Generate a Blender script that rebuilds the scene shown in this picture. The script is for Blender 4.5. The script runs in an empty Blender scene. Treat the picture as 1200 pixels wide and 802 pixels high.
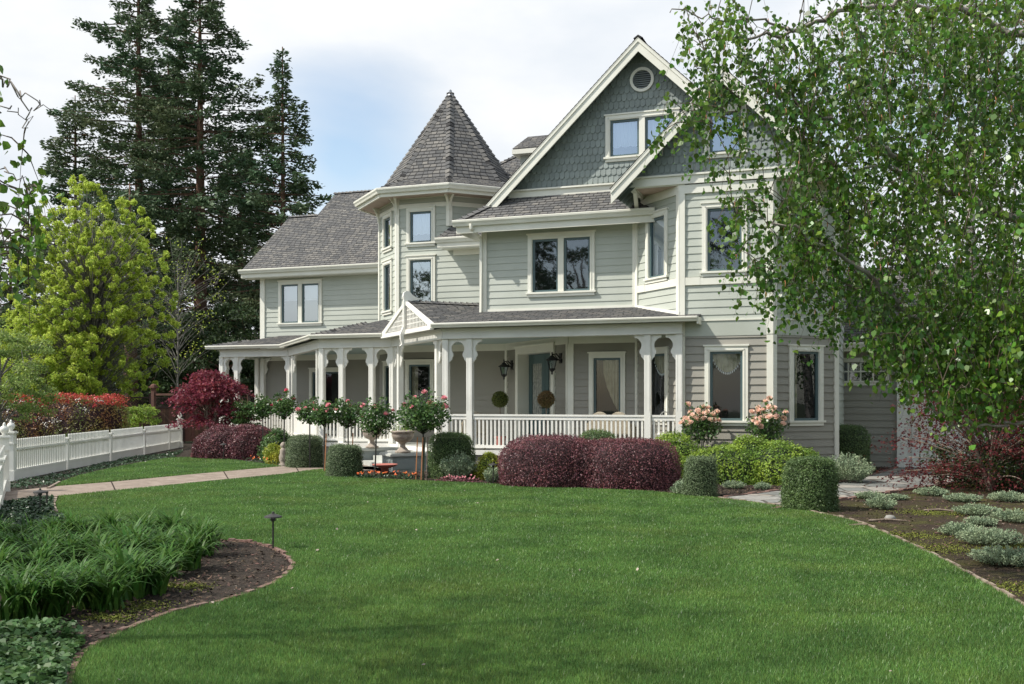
import bpy, math, random
import numpy as np
from mathutils import Vector, Matrix
R=random.Random(7); NP=np.random.RandomState(11)
S=bpy.context.scene; COL=S.collection
# ------------------------------------------------ camera, sky, sun, exposure
EYE=1.75; HOR=470.0; FPX=1200.0; YAW=math.radians(20)
cd=bpy.data.cameras.new('camera'); cam=bpy.data.objects.new('camera',cd); COL.objects.link(cam)
cam.location=(0,0,EYE); cam.rotation_euler=(math.pi/2,0,YAW)
cd.lens=36; cd.sensor_width=36; cd.shift_y=(HOR-401)/1200; cd.clip_end=3000; cd.clip_start=0.1
S.camera=cam
SUN=Vector((-1.6,-1.0,2.15)).normalized()
el=math.asin(SUN.z); az=math.atan2(SUN.x,SUN.y)
w=bpy.data.worlds.new('World'); S.world=w; w.use_nodes=True
nt=w.node_tree; nt.nodes.clear()
def N(nt,t,**k):
    n=nt.nodes.new(t)
    for a,b in k.items(): setattr(n,a,b)
    return n
sky=N(nt,'ShaderNodeTexSky'); sky.sky_type='NISHITA'; sky.sun_disc=False; sky.sun_elevation=el; sky.sun_rotation=az%(2*math.pi)
sky.air_density=1.0; sky.dust_density=1.0; sky.ozone_density=1.5
tc=N(nt,'ShaderNodeTexCoord'); mp=N(nt,'ShaderNodeMapping'); mp.inputs['Scale'].default_value=(1.0,1.0,2.2); mp.inputs['Location'].default_value=(3.1,0.4,0.35)
nz=N(nt,'ShaderNodeTexNoise'); nz.inputs['Scale'].default_value=1.35; nz.inputs['Detail'].default_value=7; nz.inputs['Roughness'].default_value=.5; nz.inputs['Distortion'].default_value=.35
rp=N(nt,'ShaderNodeValToRGB'); rp.color_ramp.elements[0].position=.36; rp.color_ramp.elements[1].position=.56
nz2=N(nt,'ShaderNodeTexNoise'); nz2.inputs['Scale'].default_value=5; nz2.inputs['Detail'].default_value=6
rp2=N(nt,'ShaderNodeValToRGB'); rp2.color_ramp.elements[0].color=(7.2,7.7,8.3,1); rp2.color_ramp.elements[1].color=(9.0,9.1,9.2,1)
rp2.color_ramp.elements[0].position=.35; rp2.color_ramp.elements[1].position=.65
mx=N(nt,'ShaderNodeMix',data_type='RGBA'); bg=N(nt,'ShaderNodeBackground'); bg.inputs[1].default_value=.1
mul=N(nt,'ShaderNodeMix',data_type='RGBA',blend_type='MULTIPLY'); mul.inputs[0].default_value=1; mul.inputs[7].default_value=(2.2,2.0,1.75,1)
wo=N(nt,'ShaderNodeOutputWorld'); L=nt.links.new
L(tc.outputs['Generated'],mp.inputs[0]); L(mp.outputs[0],nz.inputs['Vector']); L(mp.outputs[0],nz2.inputs['Vector'])
# one clear gap in the cloud, low in the north-west sky
gp=N(nt,'ShaderNodeVectorMath',operation='DISTANCE'); gdir=Vector((-.478,.847,.225)).normalized(); gp.inputs[1].default_value=gdir
gm=N(nt,'ShaderNodeMapRange'); gm.inputs[1].default_value=.0; gm.inputs[2].default_value=.16; gm.inputs[3].default_value=-.24; gm.inputs[4].default_value=.10
ad=N(nt,'ShaderNodeMath',operation='ADD'); dn=N(nt,'ShaderNodeVectorMath',operation='DOT_PRODUCT'); dn.inputs[1].default_value=(-.35,.92,.05); dm=N(nt,'ShaderNodeMapRange'); dm.inputs[1].default_value=.2; dm.inputs[2].default_value=.75; dm.inputs[3].default_value=-.13; dm.inputs[4].default_value=.02; ad2=N(nt,'ShaderNodeMath',operation='ADD')  # cloud cover thinned away from the view to dim the ambient light
L(tc.outputs['Generated'],gp.inputs[0]); L(gp.outputs['Value'],gm.inputs[0]); L(nz.outputs[0],ad.inputs[0]); L(gm.outputs[0],ad.inputs[1])
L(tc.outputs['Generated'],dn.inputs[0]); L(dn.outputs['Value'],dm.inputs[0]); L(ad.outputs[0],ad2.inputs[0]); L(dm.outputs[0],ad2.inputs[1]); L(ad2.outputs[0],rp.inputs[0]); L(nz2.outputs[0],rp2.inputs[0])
L(sky.outputs[0],mul.inputs[6])
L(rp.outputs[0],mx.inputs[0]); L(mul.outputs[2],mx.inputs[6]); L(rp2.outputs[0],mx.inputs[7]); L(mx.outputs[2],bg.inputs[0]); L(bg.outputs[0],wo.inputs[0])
sl=bpy.data.lights.new('sun','SUN'); sl.energy=4.7; sl.angle=math.radians(.6); sl.color=(1,.95,.87)
so=bpy.data.objects.new('sun',sl); COL.objects.link(so); so.rotation_euler=(-SUN).to_track_quat('-Z','Y').to_euler()
so.location=(-20,-10,40)
S.view_settings.view_transform='Standard'; S.view_settings.look='None'; S.view_settings.exposure=0.2; S.view_settings.gamma=1
S.view_settings.use_curve_mapping=False
S.cycles.max_bounces=6; S.cycles.transparent_max_bounces=8; S.cycles.diffuse_bounces=3

# ------------------------------------------------ photo measurements -> places on the ground
FX,FY=-math.sin(YAW),math.cos(YAW); RX,RY=math.cos(YAW),math.sin(YAW)
def at(px,t):   # plan point at depth t on the sight line of column px
    k=(px-600)/FPX*t
    return (FX*t+RX*k, FY*t+RY*k)
def G(px,py): return at(px, EYE*FPX/(py-HOR))
def Z(py,t): return EYE+(HOR-py)*t/FPX
def depth(x,y): return FX*x+FY*y

# ------------------------------------------------ materials
MAT={}
def mat(name,col,rough=.6,var=None,scale=8,bump=0,bscale=None,metal=0,spec=.5,trans=0,island=0,coords='Object',detail=5,sheen=0):
    if name in MAT: return MAT[name]
    m=bpy.data.materials.new(name); m.use_nodes=True; t=m.node_tree; b=t.nodes['Principled BSDF']; l=t.links.new
    b.inputs['Roughness'].default_value=rough; b.inputs['Metallic'].default_value=metal; b.inputs['Specular IOR Level'].default_value=spec
    c=(*col,1); b.inputs['Base Color'].default_value=c
    out=None
    if var is not None:
        tcn=N(t,'ShaderNodeTexCoord'); no=N(t,'ShaderNodeTexNoise'); no.inputs['Scale'].default_value=scale; no.inputs['Detail'].default_value=detail
        l(tcn.outputs[coords],no.inputs['Vector'])
        cr=N(t,'ShaderNodeValToRGB'); cr.color_ramp.elements[0].position=.36; cr.color_ramp.elements[1].position=.64
        cr.color_ramp.elements[0].color=(*var,1); cr.color_ramp.elements[1].color=c
        l(no.outputs[0],cr.inputs[0]); out=cr.outputs[0]
    if island:
        ge=N(t,'ShaderNodeNewGeometry'); hs=N(t,'ShaderNodeHueSaturation')
        if out: l(out,hs.inputs['Color'])
        else: hs.inputs['Color'].default_value=c
        mr=N(t,'ShaderNodeMapRange'); mr.inputs[3].default_value=1-island; mr.inputs[4].default_value=1+island
        l(ge.outputs['Random Per Island'],mr.inputs[0]); l(mr.outputs[0],hs.inputs['Value'])
        m2=N(t,'ShaderNodeMath',operation='MULTIPLY'); m2.inputs[1].default_value=17.3; m3=N(t,'ShaderNodeMath',operation='FRACT')
        m4=N(t,'ShaderNodeMapRange'); m4.inputs[3].default_value=.5-island*.05; m4.inputs[4].default_value=.5+island*.05
        l(ge.outputs['Random Per Island'],m2.inputs[0]); l(m2.outputs[0],m3.inputs[0]); l(m3.outputs[0],m4.inputs[0]); l(m4.outputs[0],hs.inputs['Hue'])
        out=hs.outputs[0]
    if out: l(out,b.inputs['Base Color'])
    if bump:
        tcn=N(t,'ShaderNodeTexCoord'); no=N(t,'ShaderNodeTexNoise'); no.inputs['Scale'].default_value=bscale or scale*4; no.inputs['Detail'].default_value=6
        bn=N(t,'ShaderNodeBump'); bn.inputs['Strength'].default_value=bump; bn.inputs['Distance'].default_value=.02
        l(tcn.outputs[coords],no.inputs['Vector']); l(no.outputs[0],bn.inputs['Height']); l(bn.outputs[0],b.inputs['Normal'])
    if trans:
        tr=N(t,'ShaderNodeBsdfTranslucent'); ms=N(t,'ShaderNodeMixShader'); ms.inputs[0].default_value=trans
        gm=N(t,'ShaderNodeGamma'); gm.inputs[1].default_value=.8
        if out: l(out,gm.inputs[0])
        else: gm.inputs[0].default_value=c
        l(gm.outputs[0],tr.inputs[0]); l(b.outputs[0],ms.inputs[1]); l(tr.outputs[0],ms.inputs[2]); l(ms.outputs[0],t.nodes['Material Output'].inputs[0])
    MAT[name]=m; return m
def roofmat():
    m=bpy.data.materials.new('shingles'); m.use_nodes=True; t=m.node_tree; b=t.nodes['Principled BSDF']; l=t.links.new
    b.inputs['Roughness'].default_value=.9; b.inputs['Specular IOR Level'].default_value=.2
    uv=N(t,'ShaderNodeUVMap'); br=N(t,'ShaderNodeTexBrick')
    br.offset=0.0; br.offset_frequency=1; br.squash=1.0; br.squash_frequency=3
    br.inputs['Scale'].default_value=1; br.inputs['Brick Width'].default_value=.20; br.inputs['Row Height'].default_value=.14
    br.inputs['Mortar Size'].default_value=.013; br.inputs['Mortar Smooth'].default_value=.3; br.inputs['Bias'].default_value=0
    br.inputs['Color1'].default_value=(0,0,0,1); br.inputs['Color2'].default_value=(1,1,1,1); br.inputs['Mortar'].default_value=(.0,.0,.0,1)
    cr=N(t,'ShaderNodeValToRGB'); E=cr.color_ramp.elements; E[0].position=0; E[0].color=(.105,.107,.108,1); E[1].position=1; E[1].color=(.205,.197,.182,1)
    for p,c in ((.3,(.13,.13,.13,1)),(.6,(.155,.153,.148,1)),(.85,(.185,.178,.165,1))):
        e=E.new(p); e.color=c
    no=N(t,'ShaderNodeTexNoise'); no.inputs['Scale'].default_value=1.2; no.inputs['Detail'].default_value=8; no.inputs['Roughness'].default_value=.7
    mm=N(t,'ShaderNodeMix',data_type='RGBA',blend_type='MULTIPLY'); mm.inputs[0].default_value=.6
    c2=N(t,'ShaderNodeValToRGB'); c2.color_ramp.elements[0].position=.3; c2.color_ramp.elements[0].color=(.6,.6,.6,1); c2.color_ramp.elements[1].position=.7; c2.color_ramp.elements[1].color=(1.2,1.18,1.15,1)
    mo=N(t,'ShaderNodeMix',data_type='RGBA',blend_type='MIX'); mo.inputs[7].default_value=(.042,.041,.041,1)
    bn=N(t,'ShaderNodeBump'); bn.inputs['Strength'].default_value=.7; bn.inputs['Distance'].default_value=.012; bn.invert=True
    sx=N(t,'ShaderNodeSeparateXYZ'); cxz=N(t,'ShaderNodeCombineXYZ'); dv=N(t,'ShaderNodeMath',operation='DIVIDE'); dv.inputs[1].default_value=.14; fl=N(t,'ShaderNodeMath',operation='FLOOR'); wn=N(t,'ShaderNodeTexWhiteNoise'); wn.noise_dimensions='1D'; adx=N(t,'ShaderNodeMath',operation='ADD'); nx=N(t,'ShaderNodeTexNoise'); nx.inputs['Scale'].default_value=2.2; nx.inputs['Detail'].default_value=1; ma=N(t,'ShaderNodeMath',operation='MULTIPLY_ADD'); ma.inputs[1].default_value=.25
    l(uv.outputs[0],sx.inputs[0]); l(sx.outputs[1],dv.inputs[0]); l(dv.outputs[0],fl.inputs[0]); l(fl.outputs[0],wn.inputs['W']); l(sx.outputs[0],adx.inputs[0]); l(wn.outputs['Value'],adx.inputs[1]); l(uv.outputs[0],nx.inputs['Vector']); l(nx.outputs[0],ma.inputs[0]); l(adx.outputs[0],ma.inputs[2]); l(ma.outputs[0],cxz.inputs[0]); l(sx.outputs[1],cxz.inputs[1])
    l(cxz.outputs[0],br.inputs['Vector']); l(br.outputs['Color'],cr.inputs[0]); l(cr.outputs[0],mm.inputs[6]); l(uv.outputs[0],no.inputs['Vector']); l(no.outputs[0],c2.inputs[0]); l(c2.outputs[0],mm.inputs[7])
    l(br.outputs['Fac'],mo.inputs[0]); l(mm.outputs[2],mo.inputs[6]); l(mo.outputs[2],b.inputs['Base Color']); l(br.outputs['Fac'],bn.inputs['Height']); l(bn.outputs[0],b.inputs['Normal'])
    MAT['roof']=m; return m
def glassmat(name,tint,refl,rough=.02,m=.5):
    mxr=m
    m=bpy.data.materials.new(name); m.use_nodes=True; t=m.node_tree; t.nodes.clear(); l=t.links.new
    o=N(t,'ShaderNodeOutputMaterial'); g=N(t,'ShaderNodeBsdfGlossy'); g.inputs['Roughness'].default_value=rough; g.inputs[0].default_value=(.86,.92,1,1)
    tr=N(t,'ShaderNodeBsdfTransparent'); tr.inputs[0].default_value=(*tint,1)
    lw=N(t,'ShaderNodeLayerWeight'); lw.inputs[0].default_value=.35
    mr=N(t,'ShaderNodeMapRange'); mr.inputs[3].default_value=refl; mr.inputs[4].default_value=min(1,refl+mxr)
    ms=N(t,'ShaderNodeMixShader'); l(lw.outputs['Fresnel'],mr.inputs[0]); l(mr.outputs[0],ms.inputs[0]); l(tr.outputs[0],ms.inputs[1]); l(g.outputs[0],ms.inputs[2]); l(ms.outputs[0],o.inputs[0])
    tcn=N(t,'ShaderNodeTexCoord'); no=N(t,'ShaderNodeTexNoise'); no.inputs['Scale'].default_value=.9; bn=N(t,'ShaderNodeBump'); bn.inputs['Strength'].default_value=.08; bn.inputs['Distance'].default_value=.03
    l(tcn.outputs['Object'],no.inputs['Vector']); l(no.outputs[0],bn.inputs['Height']); l(bn.outputs[0],g.inputs['Normal'])
    MAT[name]=m; return m
roofmat()
glassmat('glass',(.75,.82,.86),.13,m=.35); glassmat('glass_bright',(.8,.86,.9),.36,m=.5); glassmat('glass_porch',(.8,.84,.84),.05,m=.22)
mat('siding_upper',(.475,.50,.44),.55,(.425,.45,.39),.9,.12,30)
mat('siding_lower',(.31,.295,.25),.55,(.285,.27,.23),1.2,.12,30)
mat('scallop',(.245,.282,.265),.6,(.215,.25,.235),2.5,.2,40,island=.09)
mat('trim',(.80,.79,.70),.45,(.73,.715,.62),1.3,.06,30)
mat('white_paint',(.82,.81,.75),.45,(.74,.73,.67),1.5,.06,30)
mat('sash',(.08,.125,.13),.4)
mat('soffit',(.52,.40,.33),.7,(.45,.34,.28),4)
mat('ceiling_blue',(.36,.44,.42),.6)
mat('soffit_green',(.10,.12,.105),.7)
mat('dark_room',(.016,.018,.016),.9)  # darkness of unlit interiors put into the base colour
mat('curtain',(.48,.44,.31),.9,(.36,.33,.23),6)
mat('blind_or_sky',(.75,.76,.76),.8)
mat('door_teal',(.055,.105,.11),.35)
mat('frosted',(.36,.37,.33),.25,(.24,.25,.23),14)
mat('iron',(.012,.012,.013),.45)
mat('lamp_glass',(.55,.55,.5),.15)
mat('deck_grey',(.50,.51,.47),.6,(.44,.45,.41),3)
mat('pedestal_grey',(.27,.30,.29),.55,(.23,.26,.25),3)
mat('metal_pipe',(.28,.29,.3),.4,metal=.8)
mat('urn_stone',(.40,.34,.28),.85,(.25,.21,.17),12,.4,40)

# ------------------------------------------------ mesh builder
class MB:
    def __init__(s): s.v=[]; s.f=[]; s.m=[]; s.uv=[]
    def face(s,pts,mi=0,uv=None):
        i=len(s.v); s.v.extend([tuple(p) for p in pts]); s.f.append(tuple(range(i,i+len(pts)))); s.m.append(mi)
        s.uv.append(uv or [(0,0)]*len(pts))
    def idx(s,vs,fs,mi=0):
        i=len(s.v); s.v.extend([tuple(p) for p in vs])
        for f in fs: s.f.append(tuple(i+k for k in f)); s.m.append(mi); s.uv.append([(0,0)]*len(f))
    def hexa(s,P,mi=0): s.idx(P,[(0,3,2,1),(4,5,6,7),(0,1,5,4),(1,2,6,5),(2,3,7,6),(3,0,4,7)],mi)
    def box(s,x0,x1,y0,y1,z0,z1,mi=0): s.hexa([(x0,y0,z0),(x1,y0,z0),(x1,y1,z0),(x0,y1,z0),(x0,y0,z1),(x1,y0,z1),(x1,y1,z1),(x0,y1,z1)],mi)
    def bevbox(s,x0,x1,y0,y1,z0,z1,b=.01,mi=0): s.box(x0,x1,y0,y1,z0,z1-b,mi); s.hexa([(x0,y0,z1-b),(x1,y0,z1-b),(x1,y1,z1-b),(x0,y1,z1-b),(x0+b,y0+b,z1),(x1-b,y0+b,z1),(x1-b,y1-b,z1),(x0+b,y1-b,z1)],mi)
    def beam(s,a,b,wd,h,mi=0,up=(0,0,1)):
        a=Vector(a); b=Vector(b); d=(b-a).normalized(); sd=d.cross(Vector(up)).normalized()*wd/2; u=sd.cross(d).normalized()*h/2
        s.hexa([a-sd-u,a+sd-u,b+sd-u,b-sd-u,a-sd+u,a+sd+u,b+sd+u,b-sd+u],mi)
    def prism(s,poly,f0,f1,mi=0):  # poly of 2-D points, f0,f1: map (p)->3-D
        n=len(poly); A=[f0(p) for p in poly]; B=[f1(p) for p in poly]
        s.idx(A+B,[tuple(reversed(range(n))),tuple(range(n,2*n))]+[(i,(i+1)%n,n+(i+1)%n,n+i) for i in range(n)],mi)
    def lathe(s,prof,c=(0,0,0),n=16,mi=0,wob=None):
        vs=[];fs=[]
        for j,(r,z) in enumerate(prof):
            for i in range(n):
                a=2*math.pi*i/n; rr=r*(wob(a,j) if wob else 1); vs.append((c[0]+rr*math.cos(a),c[1]+rr*math.sin(a),c[2]+z))
        for j in range(len(prof)-1):
            for i in range(n): fs.append((j*n+i,j*n+(i+1)%n,(j+1)*n+(i+1)%n,(j+1)*n+i))
        fs.append(tuple(reversed(range(n)))); fs.append(tuple(range((len(prof)-1)*n,len(prof)*n)))
        s.idx(vs,fs,mi)
    def tube(s,pts,rad,n=6,mi=0):
        pts=[Vector(p) for p in pts]; vs=[];fs=[]; ref=Vector((.3,.2,1)).normalized()
        for j,p in enumerate(pts):
            d=(pts[min(j+1,len(pts)-1)]-pts[max(j-1,0)]); d=d.normalized() if d.length>1e-9 else Vector((0,0,1))
            a=d.cross(ref); a=a.normalized() if a.length>.05 else d.cross(Vector((1,0,0))).normalized(); b=d.cross(a)
            r=rad[j] if hasattr(rad,'__len__') else rad
            for i in range(n):
                q=2*math.pi*i/n; vs.append(p+a*(r*math.cos(q))+b*(r*math.sin(q)))
        for j in range(len(pts)-1):
            for i in range(n): fs.append((j*n+i,j*n+(i+1)%n,(j+1)*n+(i+1)%n,(j+1)*n+i))
        fs.append(tuple(range((len(pts)-1)*n,len(pts)*n))); s.idx(vs,fs,mi)
    def build(s,name,mats,parent=None,off=(0,0,0),smooth=False):
        me=bpy.data.meshes.new(name); o0=np.array(off)
        me.from_pydata([(x-off[0],y-off[1],z-off[2]) for x,y,z in s.v],[],s.f)
        if not isinstance(mats,(list,tuple)): mats=[mats]
        for m in mats: me.materials.append(MAT[m] if isinstance(m,str) else m)
        me.polygons.foreach_set('material_index',s.m)
        ul=me.uv_layers.new(name='UVMap'); ul.data.foreach_set('uv',[c for f in s.uv for p in f for c in p])
        if smooth: me.polygons.foreach_set('use_smooth',[True]*len(s.f))
        me.update(); o=bpy.data.objects.new(name,me); COL.objects.link(o)
        if parent: o.parent=parent
        return o
def thing(name,label,cat,loc=(0,0,0),rz=0,group=None):
    o=bpy.data.objects.new(name,None); o.empty_display_size=.3; COL.objects.link(o); o.location=loc; o.rotation_euler=(0,0,rz)
    o['label']=label; o['category']=cat
    if group: o['group']=group
    return o
def tag(o,label=None,cat=None,group=None,kind=None):
    for k,v in (('label',label),('category',cat),('group',group),('kind',kind)):
        if v: o[k]=v
    return o
def dup(root,loc,rz=0,label=None,group=None,scale=None):
    def cp(o,p):
        c=o.copy(); COL.objects.link(c)
        if p: c.parent=p
        for ch in [q for q in bpy.data.objects if q.parent==o]: cp(ch,c)
        return c
    r=cp(root,None); r.location=loc; r.rotation_euler=(0,0,rz)
    if label: r['label']=label
    if group: r['group']=group
    if scale: r.scale=(scale,)*3 if not hasattr(scale,'__len__') else scale
    return r
def npmesh(name,V,nper,mats,parent=None,mi=None,smooth=False):
    """V (N,nper,3) separate polygons"""
    n=V.shape[0]; me=bpy.data.meshes.new(name); me.vertices.add(n*nper); me.vertices.foreach_set('co',V.reshape(-1).astype(np.float32))
    me.loops.add(n*nper); me.loops.foreach_set('vertex_index',np.arange(n*nper,dtype=np.int32))
    me.polygons.add(n); me.polygons.foreach_set('loop_start',np.arange(n,dtype=np.int32)*nper); me.polygons.foreach_set('loop_total',np.full(n,nper,dtype=np.int32))
    if not isinstance(mats,(list,tuple)): mats=[mats]
    for m in mats: me.materials.append(MAT[m] if isinstance(m,str) else m)
    if mi is not None: me.polygons.foreach_set('material_index',mi.astype(np.int32))
    me.update(calc_edges=True); o=bpy.data.objects.new(name,me); COL.objects.link(o)
    if parent: o.parent=parent
    return o

# ------------------------------------------------ wall, roof and window builders
class Fr:  # vertical plane frame through plan point a heading to b; outward normal to the right of a->b
    def __init__(s,a,b):
        s.a=a; d=(b[0]-a[0],b[1]-a[1]); s.L=math.hypot(*d); s.u=(d[0]/s.L,d[1]/s.L); s.n=(s.u[1],-s.u[0])
    def p(s,u,n,z): return (s.a[0]+s.u[0]*u+s.n[0]*n, s.a[1]+s.u[1]*u+s.n[1]*n, z)
    def box(s,mb,u0,u1,n0,n1,z0,z1,mi=0):
        mb.hexa([s.p(u0,n1,z0),s.p(u1,n1,z0),s.p(u1,n0,z0),s.p(u0,n0,z0),s.p(u0,n1,z1),s.p(u1,n1,z1),s.p(u1,n0,z1),s.p(u0,n0,z1)],mi)
def laps(mb,fr,z0,z1,expo=.178,holes=(),u0=0,u1=None,lift=.022,mi=0,zbase=.52):
    lift=.016 if mi==0 and zbase!=.521 else .026
    u1=fr.L if u1 is None else u1
    k0=math.floor((z0-zbase)/expo); zs={z0,z1}
    k=k0
    while zbase+k*expo<z1:
        if zbase+k*expo>z0: zs.add(round(zbase+k*expo,4))
        k+=1
    for h in holes:
        for z in h[2:]: 
            if z0<z<z1: zs.add(round(z,4))
    zs=sorted(zs)
    for a,b in zip(zs,zs[1:]):
        if b-a<1e-4: continue
        mid=(a+b)/2; k=math.floor((mid-zbase)/expo); zb=zbase+k*expo
        la=lift*(1-(a-zb)/expo); lb=lift*(1-(b-zb)/expo)
        iv=[(u0,u1)]
        for h in holes:
            if h[2]<mid<h[3]:
                nv=[]
                for p,q in iv:
                    if h[1]<=p or h[0]>=q: nv.append((p,q)); continue
                    if h[0]>p: nv.append((p,h[0]))
                    if h[1]<q: nv.append((h[1],q))
                iv=nv
        for p,q in iv:
            mb.face([fr.p(p,la,a),fr.p(q,la,a),fr.p(q,lb,b),fr.p(p,lb,b)],mi)
            if abs(a-zb)<1e-3: mb.face([fr.p(p,0,a),fr.p(q,0,a),fr.p(q,la,a),fr.p(p,la,a)],mi)
def clip(poly,f):   # keep f>=0, poly list of (x,y)
    out=[]
    for i,p in enumerate(poly):
        q=poly[(i+1)%len(poly)]; a=f(p); b=f(q)
        if a>=0: out.append(p)
        if (a>=0)!=(b>=0): t=a/(a-b); out.append(tuple(p[k]+t*(q[k]-p[k]) for k in range(len(p))))
    return out
def roofplane(mb,poly,expo=.14,lift=.010,thick=.0,mi=0):
    """poly: 3-D planar convex; shingle courses parallel to the eave as real steps"""
    P=[Vector(p) for p in poly]; n=Vector((0,0,0))
    for i in range(len(P)):
        a=P[i]; b=P[(i+1)%len(P)]; n+=a.cross(b)
    n.normalize()
    if n.z<0: n=-n; P.reverse()
    u=Vector((0,0,1)).cross(n).normalized(); v=n.cross(u).normalized()
    if v.z<0: v=-v
    o=P[0]; Q=[((p-o).dot(u),(p-o).dot(v)) for p in P]
    # absolute phase so that neighbouring pieces line up
    vz=o.z/v.z if abs(v.z)>.05 else 0
    v0=min(q[1] for q in Q); v1=max(q[1] for q in Q)
    k=math.floor((v0+vz)/expo)
    while k*expo-vz<v1:
        a=k*expo-vz; b=a+expo; c=clip(clip(Q,lambda p:p[1]-a),lambda p:b-p[1]); k+=1
        if len(c)<3: continue
        pts=[]; uvs=[]
        for (x,y) in c:
            l=lift*(1-(y-a)/expo); pts.append(o+u*x+v*y+n*l); uvs.append((x+o.dot(u)+50,y+vz+50))
        mb.face(pts,mi,uvs)
        lo=[q for q in c if abs(q[1]-a)<1e-4]
        if len(lo)>=2:
            x0=min(q[0] for q in lo); x1=max(q[0] for q in lo)
            if x1-x0>.01: mb.face([o+u*x0+v*a,o+u*x1+v*a,o+u*x1+v*a+n*lift,o+u*x0+v*a+n*lift],mi,[(x0+o.dot(u)+50,a+vz+50.05),(x1+o.dot(u)+50,a+vz+50.05),(x1+o.dot(u)+50,a+vz+50.06),(x0+o.dot(u)+50,a+vz+50.06)])
    # deck under the shingles
    mb.face([o+u*x+v*y-n*.03 for x,y in Q][::-1],mi+1 if False else mi,[(0,0)]*len(Q))
def caps(mb,a,b,wd=.26,step=.17,mi=0):
    a=Vector(a); b=Vector(b); d=(b-a).normalized(); Ln=(b-a).length; sd=d.cross(Vector((0,0,1))).normalized(); up=sd.cross(d).normalized()
    if up.z<0: up=-up
    k=0
    while k*step<Ln:
        p=a+d*(k*step); q=a+d*min(Ln,(k+1.25)*step); wd=max(wd,.24); h0=.06; h1=.018; w2=wd/2; r=R.random()*30
        for sg in (-1,1):
            mb.face([p+up*h0,q+up*h1,q+sd*sg*w2-up*.045+up*h1*.3,p+sd*sg*w2-up*.02],mi,[(r,.05),(r+.02,.05),(r+.02,.07),(r,.07)])
        mb.face([p+up*h0,p+sd*w2-up*.02,p-up*.05,p-sd*w2-up*.02],mi,[(0.0,0.0)]*4)
        k+=1
# ================================================ THE HOUSE
HO=(-8.0,25.0,0.0)
house=thing('victorian_house','large sage green two-storey house with octagonal turret, steep shingled gables and a cream wraparound porch','house',HO)
SPLIT={'corner_trim','gutter','side_wall','trim_band','flashing','gable_soffit','gable_trim','bracket','turret_wall','upper_wall','step_pedestal'}
def HB(mb,name,mats,par=None,**k):
    if name in SPLIT and len(mb.f)>1:
        # one mesh per physically separate piece
        bb=[(np.min([mb.v[i] for i in f],0)-.03,np.max([mb.v[i] for i in f],0)+.03) for f in mb.f]; n=len(bb); lo=np.array([q[0] for q in bb]); hi=np.array([q[1] for q in bb]); lab=-np.ones(n,int); c=0
        for s in range(n):
            if lab[s]>=0: continue
            st=[s]; lab[s]=c
            while st:
                i=st.pop(); ov=np.all((lo<=hi[i])&(hi>=lo[i]),axis=1)&(lab<0)
                for j in np.nonzero(ov)[0]: lab[j]=c; st.append(j)
            c+=1
        if c>1:
            o=None
            for q in range(c):
                m2=MB()
                for j in np.nonzero(lab==q)[0]: m2.face([mb.v[i] for i in mb.f[j]],mb.m[j],mb.uv[j])
                o=m2.build(name,mats,par or house,HO,**k)
            return o
    return mb.build(name,mats,par or house,HO,**k)
DK=.52; EZ=6.38; S2=3.58     # deck level, main eave, top of the belt between storeys
YW=24.99; YB=23.65; YT=27.7; YL=32.0; YG=25.5
bayL=(-5.80,YW); bayA=(-4.46,YB); bayB=(-2.376,YB); bayR=(-1.03,YW)
Tc=(-12.9,YT+2.05); ts=.85; ta=2.05
TP=[(Tc[0]-ta,Tc[1]-ts),(Tc[0]-ts,Tc[1]-ta),(Tc[0]+ts,Tc[1]-ta),(Tc[0]+ta,Tc[1]-ts)]   # the four front corners
doorA=(-7.55,YW); doorB=(-10.26,YT)

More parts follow.
